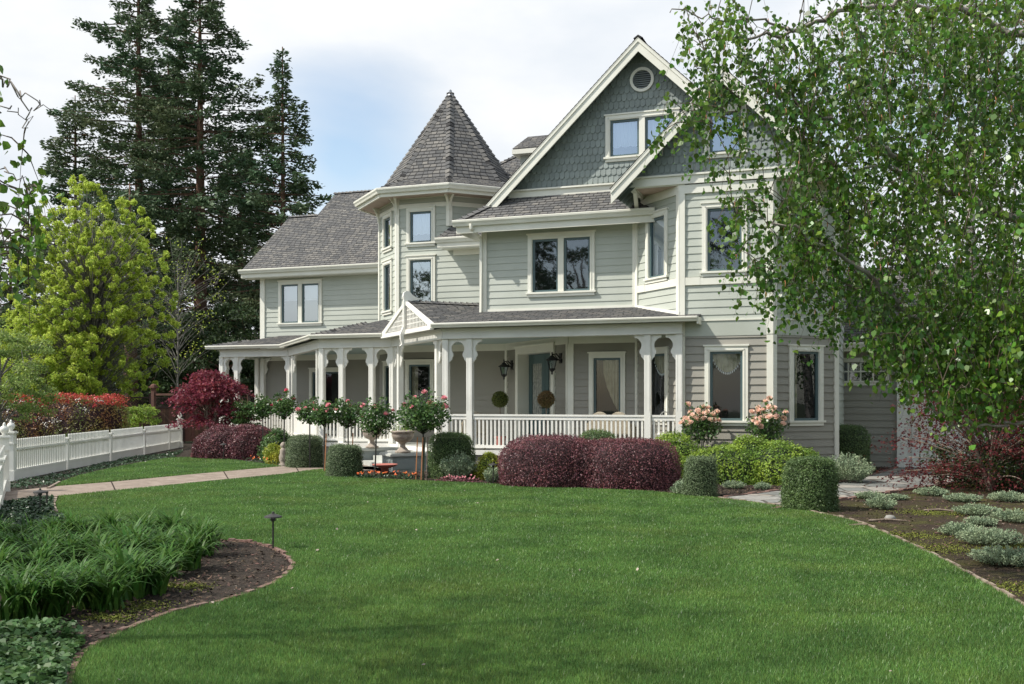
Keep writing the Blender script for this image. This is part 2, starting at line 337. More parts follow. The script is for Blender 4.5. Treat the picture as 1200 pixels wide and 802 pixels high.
def window(fr,u0,u1,z0,z1,panes=1,glass='glass',curtain=None,muntin=None,lower=False,trimw=.12,sash=True):
    """outer trim box u0..u1, z0..z1; the pane lies behind the lap siding"""
    m=MB(); t=trimw
    fr.box(m,u0,u0+t,-.06,.05,z0,z1); fr.box(m,u1-t,u1,-.06,.05,z0,z1)
    fr.box(m,u0+t,u1-t,-.06,.05,z1-t,z1)
    fr.box(m,u0-.03,u1+.03,-.02,.075,z1,z1+.035)                     # drip cap
    for a,b in ((u0+t*.62,u0+t*.78),(u1-t*.78,u1-t*.62)): fr.box(m,a,b,.05,.062,z0+.1,z1-t*.62)
    fr.box(m,u0+t*.62,u1-t*.62,.05,.062,z1-t*.78,z1-t*.62)
    W=(u1-u0-2*t); mu=.15
    pw=(W-mu*(panes-1))/panes
    for i in range(1,panes): fr.box(m,u0+t+pw*i+mu*(i-1),u0+t+pw*i+mu*i,-.06,.045,z0+.1,z1-t)
    wo=HB(m,'window',['trim'])
    m=MB(); fr.box(m,u0-.04,u1+.04,-.05,.09,z0+.055,z0+.1); fr.box(m,u0,u1,-.05,.055,z0-.02,z0+.055); HB(m,'sill',['trim'],wo)
    for i in range(panes):
        a=u0+t+i*(pw+mu); b=a+pw; zb=z0+.1; zt=z1-t; s=.055
        if sash:
            m=MB(); fr.box(m,a,a+s,-.05,.0,zb,zt); fr.box(m,b-s,b,-.05,.0,zb,zt); fr.box(m,a+s,b-s,-.05,.0,zb,zb+s); fr.box(m,a+s,b-s,-.05,.0,zt-s,zt); HB(m,'sash',['sash'],wo)
        m=MB(); m.face([fr.p(a+.01,-.035,zb),fr.p(b-.01,-.035,zb),fr.p(b-.01,-.035,zt),fr.p(a+.01,-.035,zt)]); HB(m,'pane',[glass],wo)
        if muntin:
            m=MB()
            for k in range(1,muntin[0]): c=a+(b-a)*k/muntin[0]; fr.box(m,c-.018,c+.018,-.033,.0,zb,zt)
            for k in range(1,muntin[1]): c=zb+(zt-zb)*k/muntin[1]; fr.box(m,a,b,-.031,.002,c-.018,c+.018)
            HB(m,'muntin',['trim'],wo)
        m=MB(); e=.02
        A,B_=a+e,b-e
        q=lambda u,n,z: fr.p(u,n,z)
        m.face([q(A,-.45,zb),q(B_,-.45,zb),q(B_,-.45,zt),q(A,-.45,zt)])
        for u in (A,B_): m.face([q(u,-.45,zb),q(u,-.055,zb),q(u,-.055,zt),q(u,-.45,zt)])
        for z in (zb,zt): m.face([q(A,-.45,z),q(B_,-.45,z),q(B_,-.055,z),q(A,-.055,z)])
        HB(m,'dark_box',['dark_room'],wo)  # near-black box stands in for the unlit room behind the pane
        if curtain: make_curtain(fr,a+.03,b-.03,zb,zt,curtain,wo,i)
    return wo
def make_curtain(fr,a,b,zb,zt,kind,wo,i):
    m=MB(); n=28; H=zt-zb
    def sheet(fz0,fz1,u0,u1,amp=.02,w=9,d=-.14,name='curtain',mt='curtain'):
        m=MB(); rows=10
        for k in range(n):
            for r in range(rows):
                P=[]
                for (kk,rr) in ((k,r),(k+1,r),(k+1,r+1),(k,r+1)):
                    s=kk/n; u=u0+(u1-u0)*s; z=fz0(s)+(fz1(s)-fz0(s))*rr/rows
                    P.append(fr.p(u,d+amp*math.sin(s*w*math.pi),z))
                m.face(P)
        HB(m,name,[mt],wo,smooth=True)
    if kind=='swag':     # festoon in the upper part, a half circle with a fringe
        c=(a+b)/2
        sheet(lambda s:zt-H*.06-H*.24*math.sin(math.pi*s)**.7,lambda s:zt,a,b,.015,13)
        m=MB()
        for k in range(17):
            s=(k+.5)/17; z=zt-H*.06-H*.24*math.sin(math.pi*s)**.7; u=a+(b-a)*s; m.box(*[v for v in (0,0,0,0,0,0)]) if False else None
            P=fr.p(u,-.13,z-.03); m.lathe([(.006,.03),(.016,0),(.006,-.03)],P,6)
        HB(m,'curtain_fringe',['blind_or_sky'],wo)
    elif kind=='side':   # drapery gathered to the right
        sheet(lambda s:zt-H*(.10+.72*s**.55),lambda s:zt,a+.28*(b-a),b,.022,11)
    elif kind=='shade':  # full white sheet imitating bright sky mirrored in the pane
        sheet(lambda s:zb,lambda s:zt,a,b,.003,3,-.08,'blind_or_sky','blind_or_sky')
    elif kind=='blind_or_sky':
        sheet(lambda s:zt-H*.42,lambda s:zt,a,b,.002,1,-.1,'blind_or_sky','blind_or_sky')
    elif kind=='lace':
        sheet(lambda s:zt-H*(.70+.035*abs(math.sin(s*3*math.pi))),lambda s:zt,a,b,.012,15,-.09,'curtain','blind_or_sky')
    elif kind=='drape_l':
        sheet(lambda s:zb,lambda s:zt,a,a+.3*(b-a),.02,7)

# ---- second-storey and first-storey walls
def wall(name,a,b,z0,z1,m,holes=(),u0=0,u1=None,zb=.52):
    fr=Fr(a,b); mb=MB(); laps(mb,fr,z0,z1,.178,holes,u0,u1,zbase=zb); HB(mb,name,[m]); return fr
H=lambda u0,u1,z0,z1,t=.1: (u0+t,u1-t,z0+.08,z1-t)
# main block front, upper
fM=Fr((-9.9,YW),bayL); 
def U(fr,x,y=None): return ((x-fr.a[0])*fr.u[0]+((y-fr.a[1])*fr.u[1] if y is not None else 0))
w0,w1=1.25,3.03
wall('upper_wall',(-9.9,YW),bayL,3.6,6.3,'siding_upper',[H(w0,w1,4.44,6.02)])
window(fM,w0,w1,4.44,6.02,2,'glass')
# bay, upper
fBL=Fr(bayL,bayA); fBF=Fr(bayA,bayB); fBR=Fr(bayB,bayR)
for fr,g,nm in ((fBL,'glass_bright','l'),(fBF,'glass','f'),(fBR,'glass','r')):
    W=.94 if nm!='f' else 1.02; c=fr.L/2+(-.02 if nm=='f' else 0); wa,wb=c-W/2,c+W/2
    z0w=4.62; mb=MB(); laps(mb,fr,3.6,6.55,.178,[H(wa,wb,z0w,6.28)]); HB(mb,'upper_wall',['siding_upper'])
    window(fr,wa,wb,z0w,6.28,1,g,'shade' if nm=='l' else None)  # left pane gets an added white sheet in place of a sky reflection
    m=MB()
    e=.02
    fr.box(m,.08,wa-.045,.0,.045,4.42,4.60); fr.box(m,wb+.045,fr.L-.08,.0,.045,4.42,4.60); fr.box(m,wa-.045,wb+.045,0,.04,4.42,4.58)
    fr.box(m,.0,fr.L,.0,.05,6.54,6.76); HB(m,'trim_band',['trim'])
# first storey bay + belt
for fr,nm in ((fBL,'l'),(fBF,'f'),(fBR,'r')):
    W=.98; c=fr.L/2+(.0 if nm!='f' else .02); wa,wb=c-W/2,c+W/2
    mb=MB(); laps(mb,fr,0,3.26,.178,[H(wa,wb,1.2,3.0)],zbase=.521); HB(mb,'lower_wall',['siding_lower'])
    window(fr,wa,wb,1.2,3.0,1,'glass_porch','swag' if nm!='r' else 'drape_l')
    m=MB(); fr.box(m,0,fr.L,0,.03,3.24,3.60); HB(m,'belt_board',['siding_upper'])
    m=MB(); fr.box(m,0,fr.L,0,.05,3.585,3.615); HB(m,'belt_cap',['trim'])
m=MB()
for c in (bayA,bayB):
    for z0,z1 in ((0,3.24),(3.26,6.76)):
        for fr,u0,u1 in (((fBL,fBL.L-.09,fBL.L+.03),(fBF,-.03,.12)) if c==bayA else ((fBF,fBF.L-.12,fBF.L+.03),(fBR,-.03,.09))): fr.box(m,u0,u1,0,.052,z0,z1)
fBL.box(m,0,.1,0,.05,3.6,6.7); fBR.box(m,fBR.L-.12,fBR.L,0,.05,0,6.7); fBL.box(m,0,.09,0,.05,DK,3.3)
HB(m,'corner_trim',['trim'])
# lower main wall in the porch, angled entry wall, turret foot and wing
def lower(a,b,wins=(),z1=3.22):
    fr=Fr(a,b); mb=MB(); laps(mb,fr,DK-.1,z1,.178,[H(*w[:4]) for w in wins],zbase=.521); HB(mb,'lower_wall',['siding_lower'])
    for wn in wins: window(fr,*wn[:4],1,'glass_porch',wn[4] if len(wn)>4 else None)
    m=MB(); fr.box(m,0,fr.L,0,.04,z1-.02,3.44); HB(m,'frieze_board',['trim'])
    return fr
fLM=lower(doorA,bayL,[(.53,1.47,.95,2.95,'side')])
m=MB(); fLM.box(m,-.02,.13,0,.055,DK,3.2); HB(m,'corner_trim',['trim'])
fD=Fr(doorB,doorA); mb=MB(); du0,du1=fD.L-3.06,fD.L-.76
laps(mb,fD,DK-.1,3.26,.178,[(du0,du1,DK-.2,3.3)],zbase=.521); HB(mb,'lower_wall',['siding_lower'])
m=MB(); fD.box(m,0,fD.L,0,.04,3.2,3.44); fD.box(m,0,.13,0,.05,DK,3.2); fD.box(m,fD.L-.1,fD.L,0,.05,DK,3.2); HB(m,'corner_trim',['trim'])
m=MB(); fD.box(m,du0-.02,du0+.14,-.4,.07,DK,3.25); fD.box(m,du1-.14,du1+.02,-.4,.07,DK,3.25); fD.box(m,du0+.14,du1-.14,-.4,.07,3.05,3.25); fD.box(m,du0-.06,du1+.06,0,.09,3.25,3.29)
fD.box(m,du0+.14,du1-.14,-.42,.05,DK,DK+.03); dfr=HB(m,'front_door',['trim'])
mid=(du0+du1)/2
for a,b,hx in ((du0+.14,mid,1),(mid,du1-.14,-1)):
    m=MB(); z0,z1=DK+.04,3.04; n0,n1=-.34,-.28
    fD.box(m,a+.005,a+.2,n0,n1,z0,z1); fD.box(m,b-.2,b-.005,n0,n1,z0,z1); fD.box(m,a+.2,b-.2,n0,n1,z1-.26,z1); fD.box(m,a+.2,b-.2,n0,n1,z0,z0+.7)
    fD.box(m,a+.27,b-.27,n1-.01,n1+.015,z0+.16,z0+.56)
    lf=HB(m,'door_panel',['door_teal'],dfr)
    m=MB(); fD.box(m,a+.2,b-.2,n0+.02,n0+.035,z0+.7,z1-.26)
    for k in range(1,5):
        u=a+.2+(b-a-.4)*k/5; fD.box(m,u-.006,u+.006,n0+.035,n0+.042,z0+.72,z1-.28)
    HB(m,'door_glass',['frosted'],dfr)
    m=MB(); hu=(b-.1) if hx>0 else (a+.1); m.tube([fD.p(hu,n1,z0+1.0),fD.p(hu,n1+.06,z0+1.0),fD.p(hu-.1*hx,n1+.06,z0+1.0)],.012,6); HB(m,'door_handle',['iron'],dfr)
# turret, first storey + upper storeys
TB=TP+[]
segs=[(TP[0],TP[1]),(TP[1],TP[2]),(TP[2],TP[3])]
fTL=Fr(*segs[0]); fTF=Fr(*segs[1]); fTR=Fr(*segs[2])
lower(TP[0],TP[1],[(.45,1.3,.95,2.95)])
lower(TP[1],doorB,[(.28,1.22,.95,2.95,'drape_l')])
# upper turret faces (front face runs on to the main block below the small roof)
mb=MB(); fTX=Fr(TP[1],(-9.9,YT)); wl=(.32,1.26,4.42,6.06); wu=(.32,1.26,6.36,7.5)
laps(mb,fTX,3.6,6.3,.178,[H(*wl)]); laps(mb,fTF,6.3,8.0,.178,[H(*wu)]); HB(mb,'turret_wall',['siding_upper'])
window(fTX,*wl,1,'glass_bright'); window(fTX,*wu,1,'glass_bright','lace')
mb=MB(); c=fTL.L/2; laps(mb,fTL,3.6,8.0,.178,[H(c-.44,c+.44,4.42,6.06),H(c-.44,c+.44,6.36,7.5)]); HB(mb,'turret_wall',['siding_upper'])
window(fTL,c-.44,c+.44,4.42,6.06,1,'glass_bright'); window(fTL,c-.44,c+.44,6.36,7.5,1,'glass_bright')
mb=MB(); laps(mb,fTR,3.6,8.0); laps(mb,Fr(TP[3],(TP[3][0],TP[3][1]+1.7)),6.2,8.0); laps(mb,Fr((TP[0][0],YL),TP[0]),.4,8.0); HB(mb,'turret_wall',['siding_upper'])
m=MB()
for fr in (fTL,fTF,fTR): fr.box(m,0,fr.L,0,.035,7.5,7.62); fr.box(m,0,fr.L,0,.03,7.78,8.0)
for fr,e in ((fTL,1),(fTL,0),(fTF,0),(fTF,1),(fTR,0)):
    u=(fr.L-.08,fr.L+.02) if e else (-.02,.08)
    z0=3.9 if not(fr is fTF and e) and fr is not fTR else 6.9
    fr.box(m,*u,0,.05,z0,7.9)
HB(m,'corner_trim',['trim'])
# curled brackets under the turret eave
for (cx,cy) in TP[:4]:
    d=Vector((cx-Tc[0],cy-Tc[1],0)).normalized()
    for ang in (-.55,.55):
        dd=Matrix.Rotation(ang,3,'Z')@d; sd=Vector((-dd.y,dd.x,0)); m=MB()
        pr=[(0,7.35),(.05,7.35),(.07,7.5),(.10,7.62),(.17,7.74),(.28,7.84),(.42,7.88),(.42,7.96),(0,7.96)]
        o=Vector((cx,cy,0))+d*.02
        m.prism(pr,lambda p:o+dd*p[0]+Vector((0,0,p[1]))-sd*.035,lambda p:o+dd*p[0]+Vector((0,0,p[1]))+sd*.035); HB(m,'turret_bracket',['trim'])
# turret roof: flared skirt and steep cone of eight facets
def octo(a,z,c=Tc): 
    s=a*math.tan(math.pi/8); P=[(-a,s),(-a,-s),(-s,-a),(s,-a),(a,-s),(a,s),(s,a),(-s,a)]
    return [(c[0]+x,c[1]+y,z) for x,y in P]
o1=octo(2.74,7.97); o2=octo(1.98,8.36); apex=(Tc[0],Tc[1],11.5); mb=MB()
for i in range(8):
    j=(i+1)%8; roofplane(mb,[o1[i],o1[j],o2[j],o2[i]]); roofplane(mb,[o2[i],o2[j],apex])
    caps(mb,o1[i],o2[i],.16); caps(mb,o2[i],apex,.17)
HB(mb,'turret_roof',['roof'])
mb=MB(); mb.lathe([(.16,11.28),(.12,11.42),(.05,11.5),(.045,11.56),(.0,11.6)],(Tc[0],Tc[1],0),10); HB(mb,'finial',['metal_pipe'])
def gutter(mb,a,b,z,ext=0,h=.13,w=.12,out=None):
    """ogee gutter along a->b on the outer side (right of a->b)"""
    fr=Fr(a,b); pr=[(-.02,z-h),(w*.55,z-h),(w*.7,z-h*.62),(w*.95,z-h*.3),(w,z),(w*.9,z+.012),(-.02,z+.012)]
    e0,e1=(ext if hasattr(ext,'__len__') else (ext,ext))
    L_=fr.L; mb.prism(pr,lambda p:fr.p(-e0*p[0]/w,p[0],p[1]),lambda p:fr.p(L_+e1*p[0]/w,p[0],p[1]))
mb=MB(); g=octo(2.70,0)
for i in range(8): gutter(mb,g[i][:2],g[(i+1)%8][:2],8.0,.05,.14,.12)
f8=octo(2.66,0)
for i in range(8): Fr(f8[i][:2],f8[(i+1)%8][:2]).box(mb,0,Fr(f8[i][:2],f8[(i+1)%8][:2]).L,-.02,.03,7.76,7.87)
HB(mb,'gutter',['trim'])
mb=MB(); mb.face([(x,y,7.80) for x,y,z in octo(2.68,0)][::-1]); HB(mb,'turret_soffit',['soffit'])
# wing
fW=Fr((-21.36,YL),(TP[0][0],YL)); u0=.72;u1=2.51
wall('upper_wall',(-21.36,YL),(TP[0][0],YL),3.5,6.3,'siding_upper',[H(u0,u1,4.46,6.07)]); window(fW,u0,u1,4.46,6.07,2,'glass_bright','blind_or_sky')
lower((-21.36,YL),(TP[0][0],YL),[(2.0,3.45,.6,2.9,'drape_l'),(4.9,5.8,.95,2.9)])
m=MB(); fW.box(m,-.05,.14,0,.05,3.4,6.3); fW.box(m,-.05,.14,0,.05,DK,3.3); Fr((-21.36,38),(-21.36,YL)).box(m,5.86,6.02,0,.05,DK,6.3); HB(m,'corner_trim',['trim'])
mb=MB(); laps(mb,Fr((-21.36,39),(-21.36,YL)),0.3,6.3); HB(mb,'side_wall',['siding_upper'])
mb=MB(); laps(mb,Fr(bayR,(-1.03,38)),0,6.5); laps(mb,Fr((-9.9,YT),(-9.9,YW)),3.6,6.3)
mb.face([(-21.3,38,0),(-1.03,38,0),(-1.03,38,6.3),(-21.3,38,6.3)]); HB(mb,'side_wall',['siding_upper'])
m=MB(); fM.box(m,-.03,.11,0,.05,3.62,6.3); fM.box(m,fM.L-.1,fM.L,0,.03,3.62,6.3); HB(m,'corner_trim',['trim'])

# ---- roofs
sl=.78
def pl(mb,poly2,zf,**k):
    if len(poly2)>=3: roofplane(mb,[(x,y,zf((x,y))) for x,y in poly2],**k)
# wing roof (stepped gable end)
zW=lambda p: 6.46+sl*(p[1]-31.5)
mb=MB(); pl(mb,[(-21.9,31.5),(-14,31.5),(-14,34.68),(-21.9,34.68)],zW); pl(mb,[(-20.64,34.68),(-11,34.68),(-11,36.1),(-20.64,36.1)],zW)
zWb=lambda p: zW((0,36.1))-sl*(p[1]-36.1); pl(mb,[(-20.64,36.1),(-11,36.1),(-11,39.3),(-20.64,39.3)],zWb)
zWc=lambda p: zW((0,34.68))-sl*(p[1]-34.68); pl(mb,[(-21.9,34.68),(-20.64,34.68),(-20.64,38),(-21.9,38)],zWc)
caps(mb,(-20.7,36.1,zW((0,36.1))),(-14,36.1,zW((0,36.1))),.22); caps(mb,(-21.9,34.68,zW((0,34.68))),(-20.6,34.68,zW((0,34.68))),.22)
HB(mb,'wing_roof',['roof'])
m=MB(); m.beam((-21.88,31.48,6.30),(-21.88,34.68,8.79),.05,.14); m.beam((-21.88,34.68,8.79),(-21.88,38,6.25),.05,.14)
m.face([(-21.36,31.6,6.3),(-21.36,38,6.3),(-21.36,34.8,8.7)]); m.box(-21.9,-14.9,31.5,32,6.18,6.22); HB(m,'rake_board',['trim'])
mb=MB(); gutter(mb,(-21.95,31.47),(TP[0][0]+.3,31.47),6.47,0); Fr((-21.9,31.5),(-14.7,31.5)).box(mb,0,7.2,-.02,.02,6.2,6.36); HB(mb,'gutter',['trim'])
# connector roof
zC=lambda p:6.45+sl*(p[1]-27.2)
mb=MB(); pl(mb,[(-12.2,27.2),(-9.75,27.2),(-9.75,30),(-10.7,30),(-11.6,28.4)],zC); caps(mb,(-12.2,27.2,6.46),(-11.6,28.4,zC((0,28.4))),.18)
HB(mb,'roof',['roof'])
mb=MB(); gutter(mb,(-12.25,27.2),(-9.85,27.2),6.46); F=Fr((-12.2,27.2),(-9.9,27.2)); F.box(mb,0,2.3,-.03,.02,6.20,6.35); F.box(mb,.3,2.25,-.5,-.45,6.02,6.22); mb.box(-12.1,-9.9,27.2,27.72,6.17,6.21); HB(mb,'gutter',['trim'])
# main skirt roof
zM=lambda p:6.38+.75*(p[1]-24.45)
mb=MB(); pl(mb,[(-10.42,24.45),(-5.3,24.45),(-5.3,YG+.02),(-9.37,YG+.02)],zM); caps(mb,(-10.42,24.45,6.4),(-9.37,YG,7.19),.2)
pl(mb,[(-10.42,24.45),(-9.37,YG),(-10.42,YG)],lambda p:6.38+.75*(p[0]+10.42)); HB(mb,'roof',['roof'])
mb=MB(); gutter(mb,(-10.5,24.43),(-5.2,24.43),6.40,0,.15,.13); F=Fr((-10.42,24.45),(-5.2,24.45)); F.box(mb,0,5.2,-.04,.02,6.08,6.26)
mb.box(-10.4,-5.3,24.45,25.0,6.22,6.25); F2=Fr((-10.42,27.2),(-10.42,24.45)); F2.box(mb,0,2.75,-.02,.02,6.1,6.3); HB(mb,'gutter',['trim'])
mb=MB(); mb.tube([(-9.98,24.33,6.3),(-9.98,24.33,6.18),(-9.93,24.9,6.0),(-9.93,24.9,4.0)],.045,4); HB(mb,'downspout',['trim'])
# gables
def scales(mb,fr,tri,z0,z1,wd=.138,rh=.187,holes=()):
    """fish-scale shingles; tri(z)->(u0,u1)"""
    k=0; z=z0
    while z<z1:
        a,b=tri(z); off=(k%2)*wd/2; i=math.floor((a-off)/wd)-1
        while off+i*wd<b+wd:
            u=off+i*wd; i+=1; zt=z+rh
            aa,bb=tri(z+rh*.4)
            if u+wd<aa or u>bb: continue
            if any(u+wd*.5>h[0] and u+wd*.5<h[1] and z+rh*.5>h[2] and z+rh*.5<h[3] for h in holes): continue
            P=[]; g=.004; n=6
            if k==0: sh=[(0,0),(1,0)]
            else: sh=[(.5-.5*math.cos(math.pi*t/n), -.34*math.sin(math.pi*t/n)) for t in range(n+1)]
            lo=.026+R.random()*.006; dz=R.uniform(-.004,.004); pts=[fr.p(u+g+(wd-2*g)*x,lo,z+y*rh+dz) for x,y in sh]
            top=[fr.p(u+wd-g,.004,zt),fr.p(u+g,.004,zt)]
            mb.face(pts+top)
            bk=[fr.p(u+g+(wd-2*g)*x,0,z+y*rh+dz) for x,y in sh]
            for q in range(len(pts)-1): mb.face([bk[q],bk[q+1],pts[q+1],pts[q]])
        k+=1; z+=rh
def gable(cx,yw,yr,zbase,zap,hw,slope,yback,wins,vent=None,skirt=0,eavez=None):
    """gable wall at yw, rake overhang plane at yr, apex zap of the rake top"""
    fr=Fr((cx-hw,yw),(cx+hw,yw)); zi=zap-.16
    tri=lambda z:(hw-(zi-z)/slope,hw+(zi-z)/slope)
    mb=MB(); 
    holes=[(a+.1,b-.1,c,d) for a,b,c,d,_ in wins]
    if vent: holes.append((hw-.24,hw+.24,vent-.24,vent+.24))
    # backing
    zs=sorted(set([zbase,zi]+[v for h in holes for v in h[2:]]))
    for a,b in zip(zs,zs[1:]):
        la,ra=tri(a); lb,rb=tri(b); mid=(a+b)/2; iv=[(0,1)]
        segs=[(la,lb)]; cuts=sorted([(h[0],h[1]) for h in holes if h[2]<mid<h[3]])
        x0a,x0b=la,lb
        for c0,c1 in cuts:
            mb.face([fr.p(x0a,0,a),fr.p(c0,0,a),fr.p(c0,0,b),fr.p(x0b,0,b)]); x0a=x0b=c1
        mb.face([fr.p(x0a,0,a),fr.p(ra,0,a),fr.p(rb,0,b),fr.p(x0b,0,b)])
    scales(mb,fr,tri,zbase,zi,holes=holes)
    HB(mb,'gable_wall',['scallop'])
    # rake boards: wide board + upper fillet
    for sg in (-1,1):
        m=MB(); ux=hw+sg*hw; e0=(cx+sg*hw, zap-slope*hw)
        nx,nzz=(slope,1); ln=math.hypot(nx,nzz)
        def pt(t,d,y): # t along 0 eave..1 apex, d depth below the top edge
            x=cx+sg*hw*(1-t); z=zap-slope*hw*(1-t); return (x,y,z-d*ln)
        def board(d0,d1,y0,y1,mi=0):
            m.hexa([pt(0,d1,y0),pt(1,d1,y0),pt(1,d1,y1),pt(0,d1,y1),pt(0,d0,y0),pt(1,d0,y0),pt(1,d0,y1),pt(0,d0,y1)],mi)
        board(.0,.075,yr-.045,yr+.02); board(.076,.245,yr-.02,yr+.02)
        HB(m,'rake_board',['trim'])
        m=MB(); m.hexa([pt(0,.10,yr+.02),pt(1,.10,yr+.02),pt(1,.10,yw),pt(0,.10,yw),pt(0,.06,yr+.02),pt(1,.06,yr+.02),pt(1,.06,yw),pt(0,.06,yw)])
        for k in range(4): 
            pass
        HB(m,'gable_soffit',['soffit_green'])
    zf=lambda p: zap+.02-slope*abs(p[0]-cx)
    mb=MB()
    for sg in (-1,1):
        pl(mb,[(cx,yr-.05),(cx+sg*(hw+.02),yr-.05),(cx+sg*(hw+.02),yback),(cx,yback)],zf)
    caps(mb,(cx,yr-.03,zap+.01),(cx,yback,zap+.03),.24)
    HB(mb,'gable_roof',['roof'])
    for a,b,c,d,pn in wins: window(fr,a,b,c,d,pn,'glass_bright','lace' if pn==2 else None)
    return fr
fG=gable(-5.77,YG,25.05,7.2,10.80,4.12,.965,34.5,[(3.17,5.07,7.88,9.04,2)],9.88)
fG2=gable(-3.41,23.62,23.2,6.92,9.22,2.58,.985,31,[(2.10,3.05,7.32,8.46,1)])
# round vent
m=MB(); ring=24; cx,cz=4.12,9.88
for i in range(ring):
    a0=2*math.pi*i/ring; a1=2*math.pi*(i+1)/ring
    q=lambda r,a,n: fG.p(cx+r*math.cos(a),n,cz+r*math.sin(a))
    m.hexa([q(.24,a0,.0),q(.31,a0,.0),q(.31,a1,.0),q(.24,a1,.0),q(.24,a0,.06),q(.31,a0,.06),q(.31,a1,.06),q(.24,a1,.06)])
vn=HB(m,'gable_vent',['trim'])
m=MB()
for k in range(9):
    z=cz-.22+k*.052; h=math.sqrt(max(0,.245**2-(z-cz)**2)); m.face([fG.p(cx-h,.045,z),fG.p(cx+h,.045,z),fG.p(cx+h,.005,z+.045),fG.p(cx-h,.005,z+.045)])
HB(m,'louver',['pedestal_grey'],vn)
m=MB(); q=lambda r,a: fG.p(cx+r*math.cos(a),-.01,cz+r*math.sin(a)); m.face([q(.26,2*math.pi*i/20) for i in range(20)]); HB(m,'vent_back',['dark_room'],vn)
# gable base trims
m=MB(); fG.box(m,.45,4.9,0,.10,7.08,7.26); fG.box(m,.45,4.9,0,.16,7.26,7.30); fG.box(m,.5,4.9,0,.05,7.16-.12,7.08)
HB(m,'gable_trim',['trim'])
m=MB(); fG2.box(m,.35,4.80,-.0,.06,6.76,6.95); fG2.box(m,.33,4.82,0,.10,6.95,6.99)
m.box(-5.62,-1.2,23.6,25.4,6.74,6.765); HB(m,'gable_trim',['trim'])
m=MB(); m.face([(-5.5,23.66,6.735),(-1.3,23.66,6.735),(-1.3,25.3,6.735),(-5.5,25.3,6.735)]); HB(m,'bay_soffit',['soffit'])
# slatted underside where the bay gable overhangs, and its left knee bracket
m=MB()
for k in range(7):
    x=-5.95+k*.0; 
for k in range(6):
    y0=23.28+k*.3; m.beam((-5.92,y0,6.52),(-5.55,y0,6.86),.2,.02,0,(0,1,0))
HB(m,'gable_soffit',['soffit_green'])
m=MB(); m.beam((-5.58,23.64,6.74),(-5.58,24.95,6.74),.1,.12); m.beam((-5.55,23.75,6.70),(-5.75,24.9,6.3),.09,.09); HB(m,'bracket',['trim'])
mb=MB()   # side face above the skirt roof, closing the main gable return
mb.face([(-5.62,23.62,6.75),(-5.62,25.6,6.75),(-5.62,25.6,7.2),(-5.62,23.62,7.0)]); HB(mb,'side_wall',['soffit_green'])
# rear block
RE=-.85
mb=MB(); cx_=lambda P:clip(P,lambda p:p[0]+13.3)
pl(mb,cx_([(-17.8,28.9),(RE,28.9),(RE-6.1,35),(-11.7,35)]),lambda p:6.38+.75*(p[1]-28.9))
pl(mb,cx_([(-17.8,28.9),(-11.7,35),(-17.8,41.1)]),lambda p:6.38+.75*(p[0]+17.8)); pl(mb,[(RE,28.9),(RE,41.1),(RE-6.1,35)],lambda p:6.38+.75*(RE-p[0])); pl(mb,cx_([(-17.8,41.1),(-11.7,35),(RE-6.1,35),(RE,41.1)]),lambda p:6.38+.75*(41.1-p[1]))
caps(mb,(-13.3,33.4,9.77),(-11.7,35,10.97)); caps(mb,(-11.7,35,10.97),(RE-6.1,35,10.97)); HB(mb,'rear_roof',['roof'])
mb=MB(); gutter(mb,(RE-1,28.88),(RE+.1,28.88),6.4); Fr((RE,28.9),(RE,38)).box(mb,0,9,-.02,.1,6.28,6.4); mb.box(RE-1,RE,28.9,38,6.18,6.22); HB(mb,'gutter',['trim'])
# dormer
m=MB(); m.box(-11.35,-8.6,32.0,34.2,8.4,10.03); dm=HB(m,'dormer',['siding_upper'])
m=MB(); roofplane(m,[(-11.55,31.72,10.05),(-8.4,31.72,10.05),(-8.4,32.75,10.68),(-11.35,32.75,10.68)]); roofplane(m,[(-11.35,32.75,10.68),(-8.4,32.75,10.68),(-8.4,34.4,9.9),(-11.55,34.4,9.9)]); HB(m,'dormer_roof',['roof'],dm)
m=MB(); m.box(-11.55,-8.4,31.72,34.3,9.88,10.03); HB(m,'dormer_fascia',['trim'],dm)
m=MB(); m.lathe([(.13,9.2),(.13,9.75),(.17,9.76),(.17,9.83),(.12,9.84),(.12,9.92),(.18,9.93),(.18,10.02),(.05,10.04)],(-12.62,32.9,0),14); HB(m,'vent_pipe',['metal_pipe'])
# ---- garage wing on the right
GY=28.7; fK=Fr((-1.85,GY),(9.5,GY)); kw=(.55,1.95,2.18,2.86)
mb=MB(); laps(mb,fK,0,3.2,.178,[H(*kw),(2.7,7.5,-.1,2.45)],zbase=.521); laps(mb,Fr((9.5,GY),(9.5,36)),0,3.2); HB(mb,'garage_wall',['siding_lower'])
window(fK,*kw,1,'glass',None,(4,2),False,.08,False)
m=MB(); fK.box(m,2.02-.0,2.02+.0001,0,.01,0,.1); fK.box(m,0,.12,0,.05,0,3.1); fK.box(m,.38,.5,0,.05,0,3.1); HB(m,'corner_trim',['trim'])
m=MB(); fK.box(m,2.15,2.32,0,.10,0,2.75); fK.box(m,2.52,2.70,0,.10,0,2.75); fK.box(m,2.32,2.52,0,.05,0,2.75); fK.box(m,7.5,7.75,0,.10,0,2.75); fK.box(m,2.70,7.5,0,.08,2.45,2.75); gd=HB(m,'garage_door',['white_paint'])
for k in range(4):
    a=2.72+k*1.195; b=a+1.17; m=MB(); fK.box(m,a,b,-.02,.02,0.02,2.44)
    for z0,z1 in ((.3,1.25),(1.45,2.25)): fK.box(m,a+.16,b-.16,.02,.03,z0,z1); fK.box(m,a+.2,b-.2,.03,.04,z0+.04,z1-.04)
    HB(m,'door_panel',['white_paint'],gd)
mb=MB(); pl(mb,[(-2.2,28.2),(10,28.2),(10,32.3),(-2.2,32.3)],lambda p:3.24+.6*(p[1]-28.2)); HB(mb,'garage_roof',['roof'])
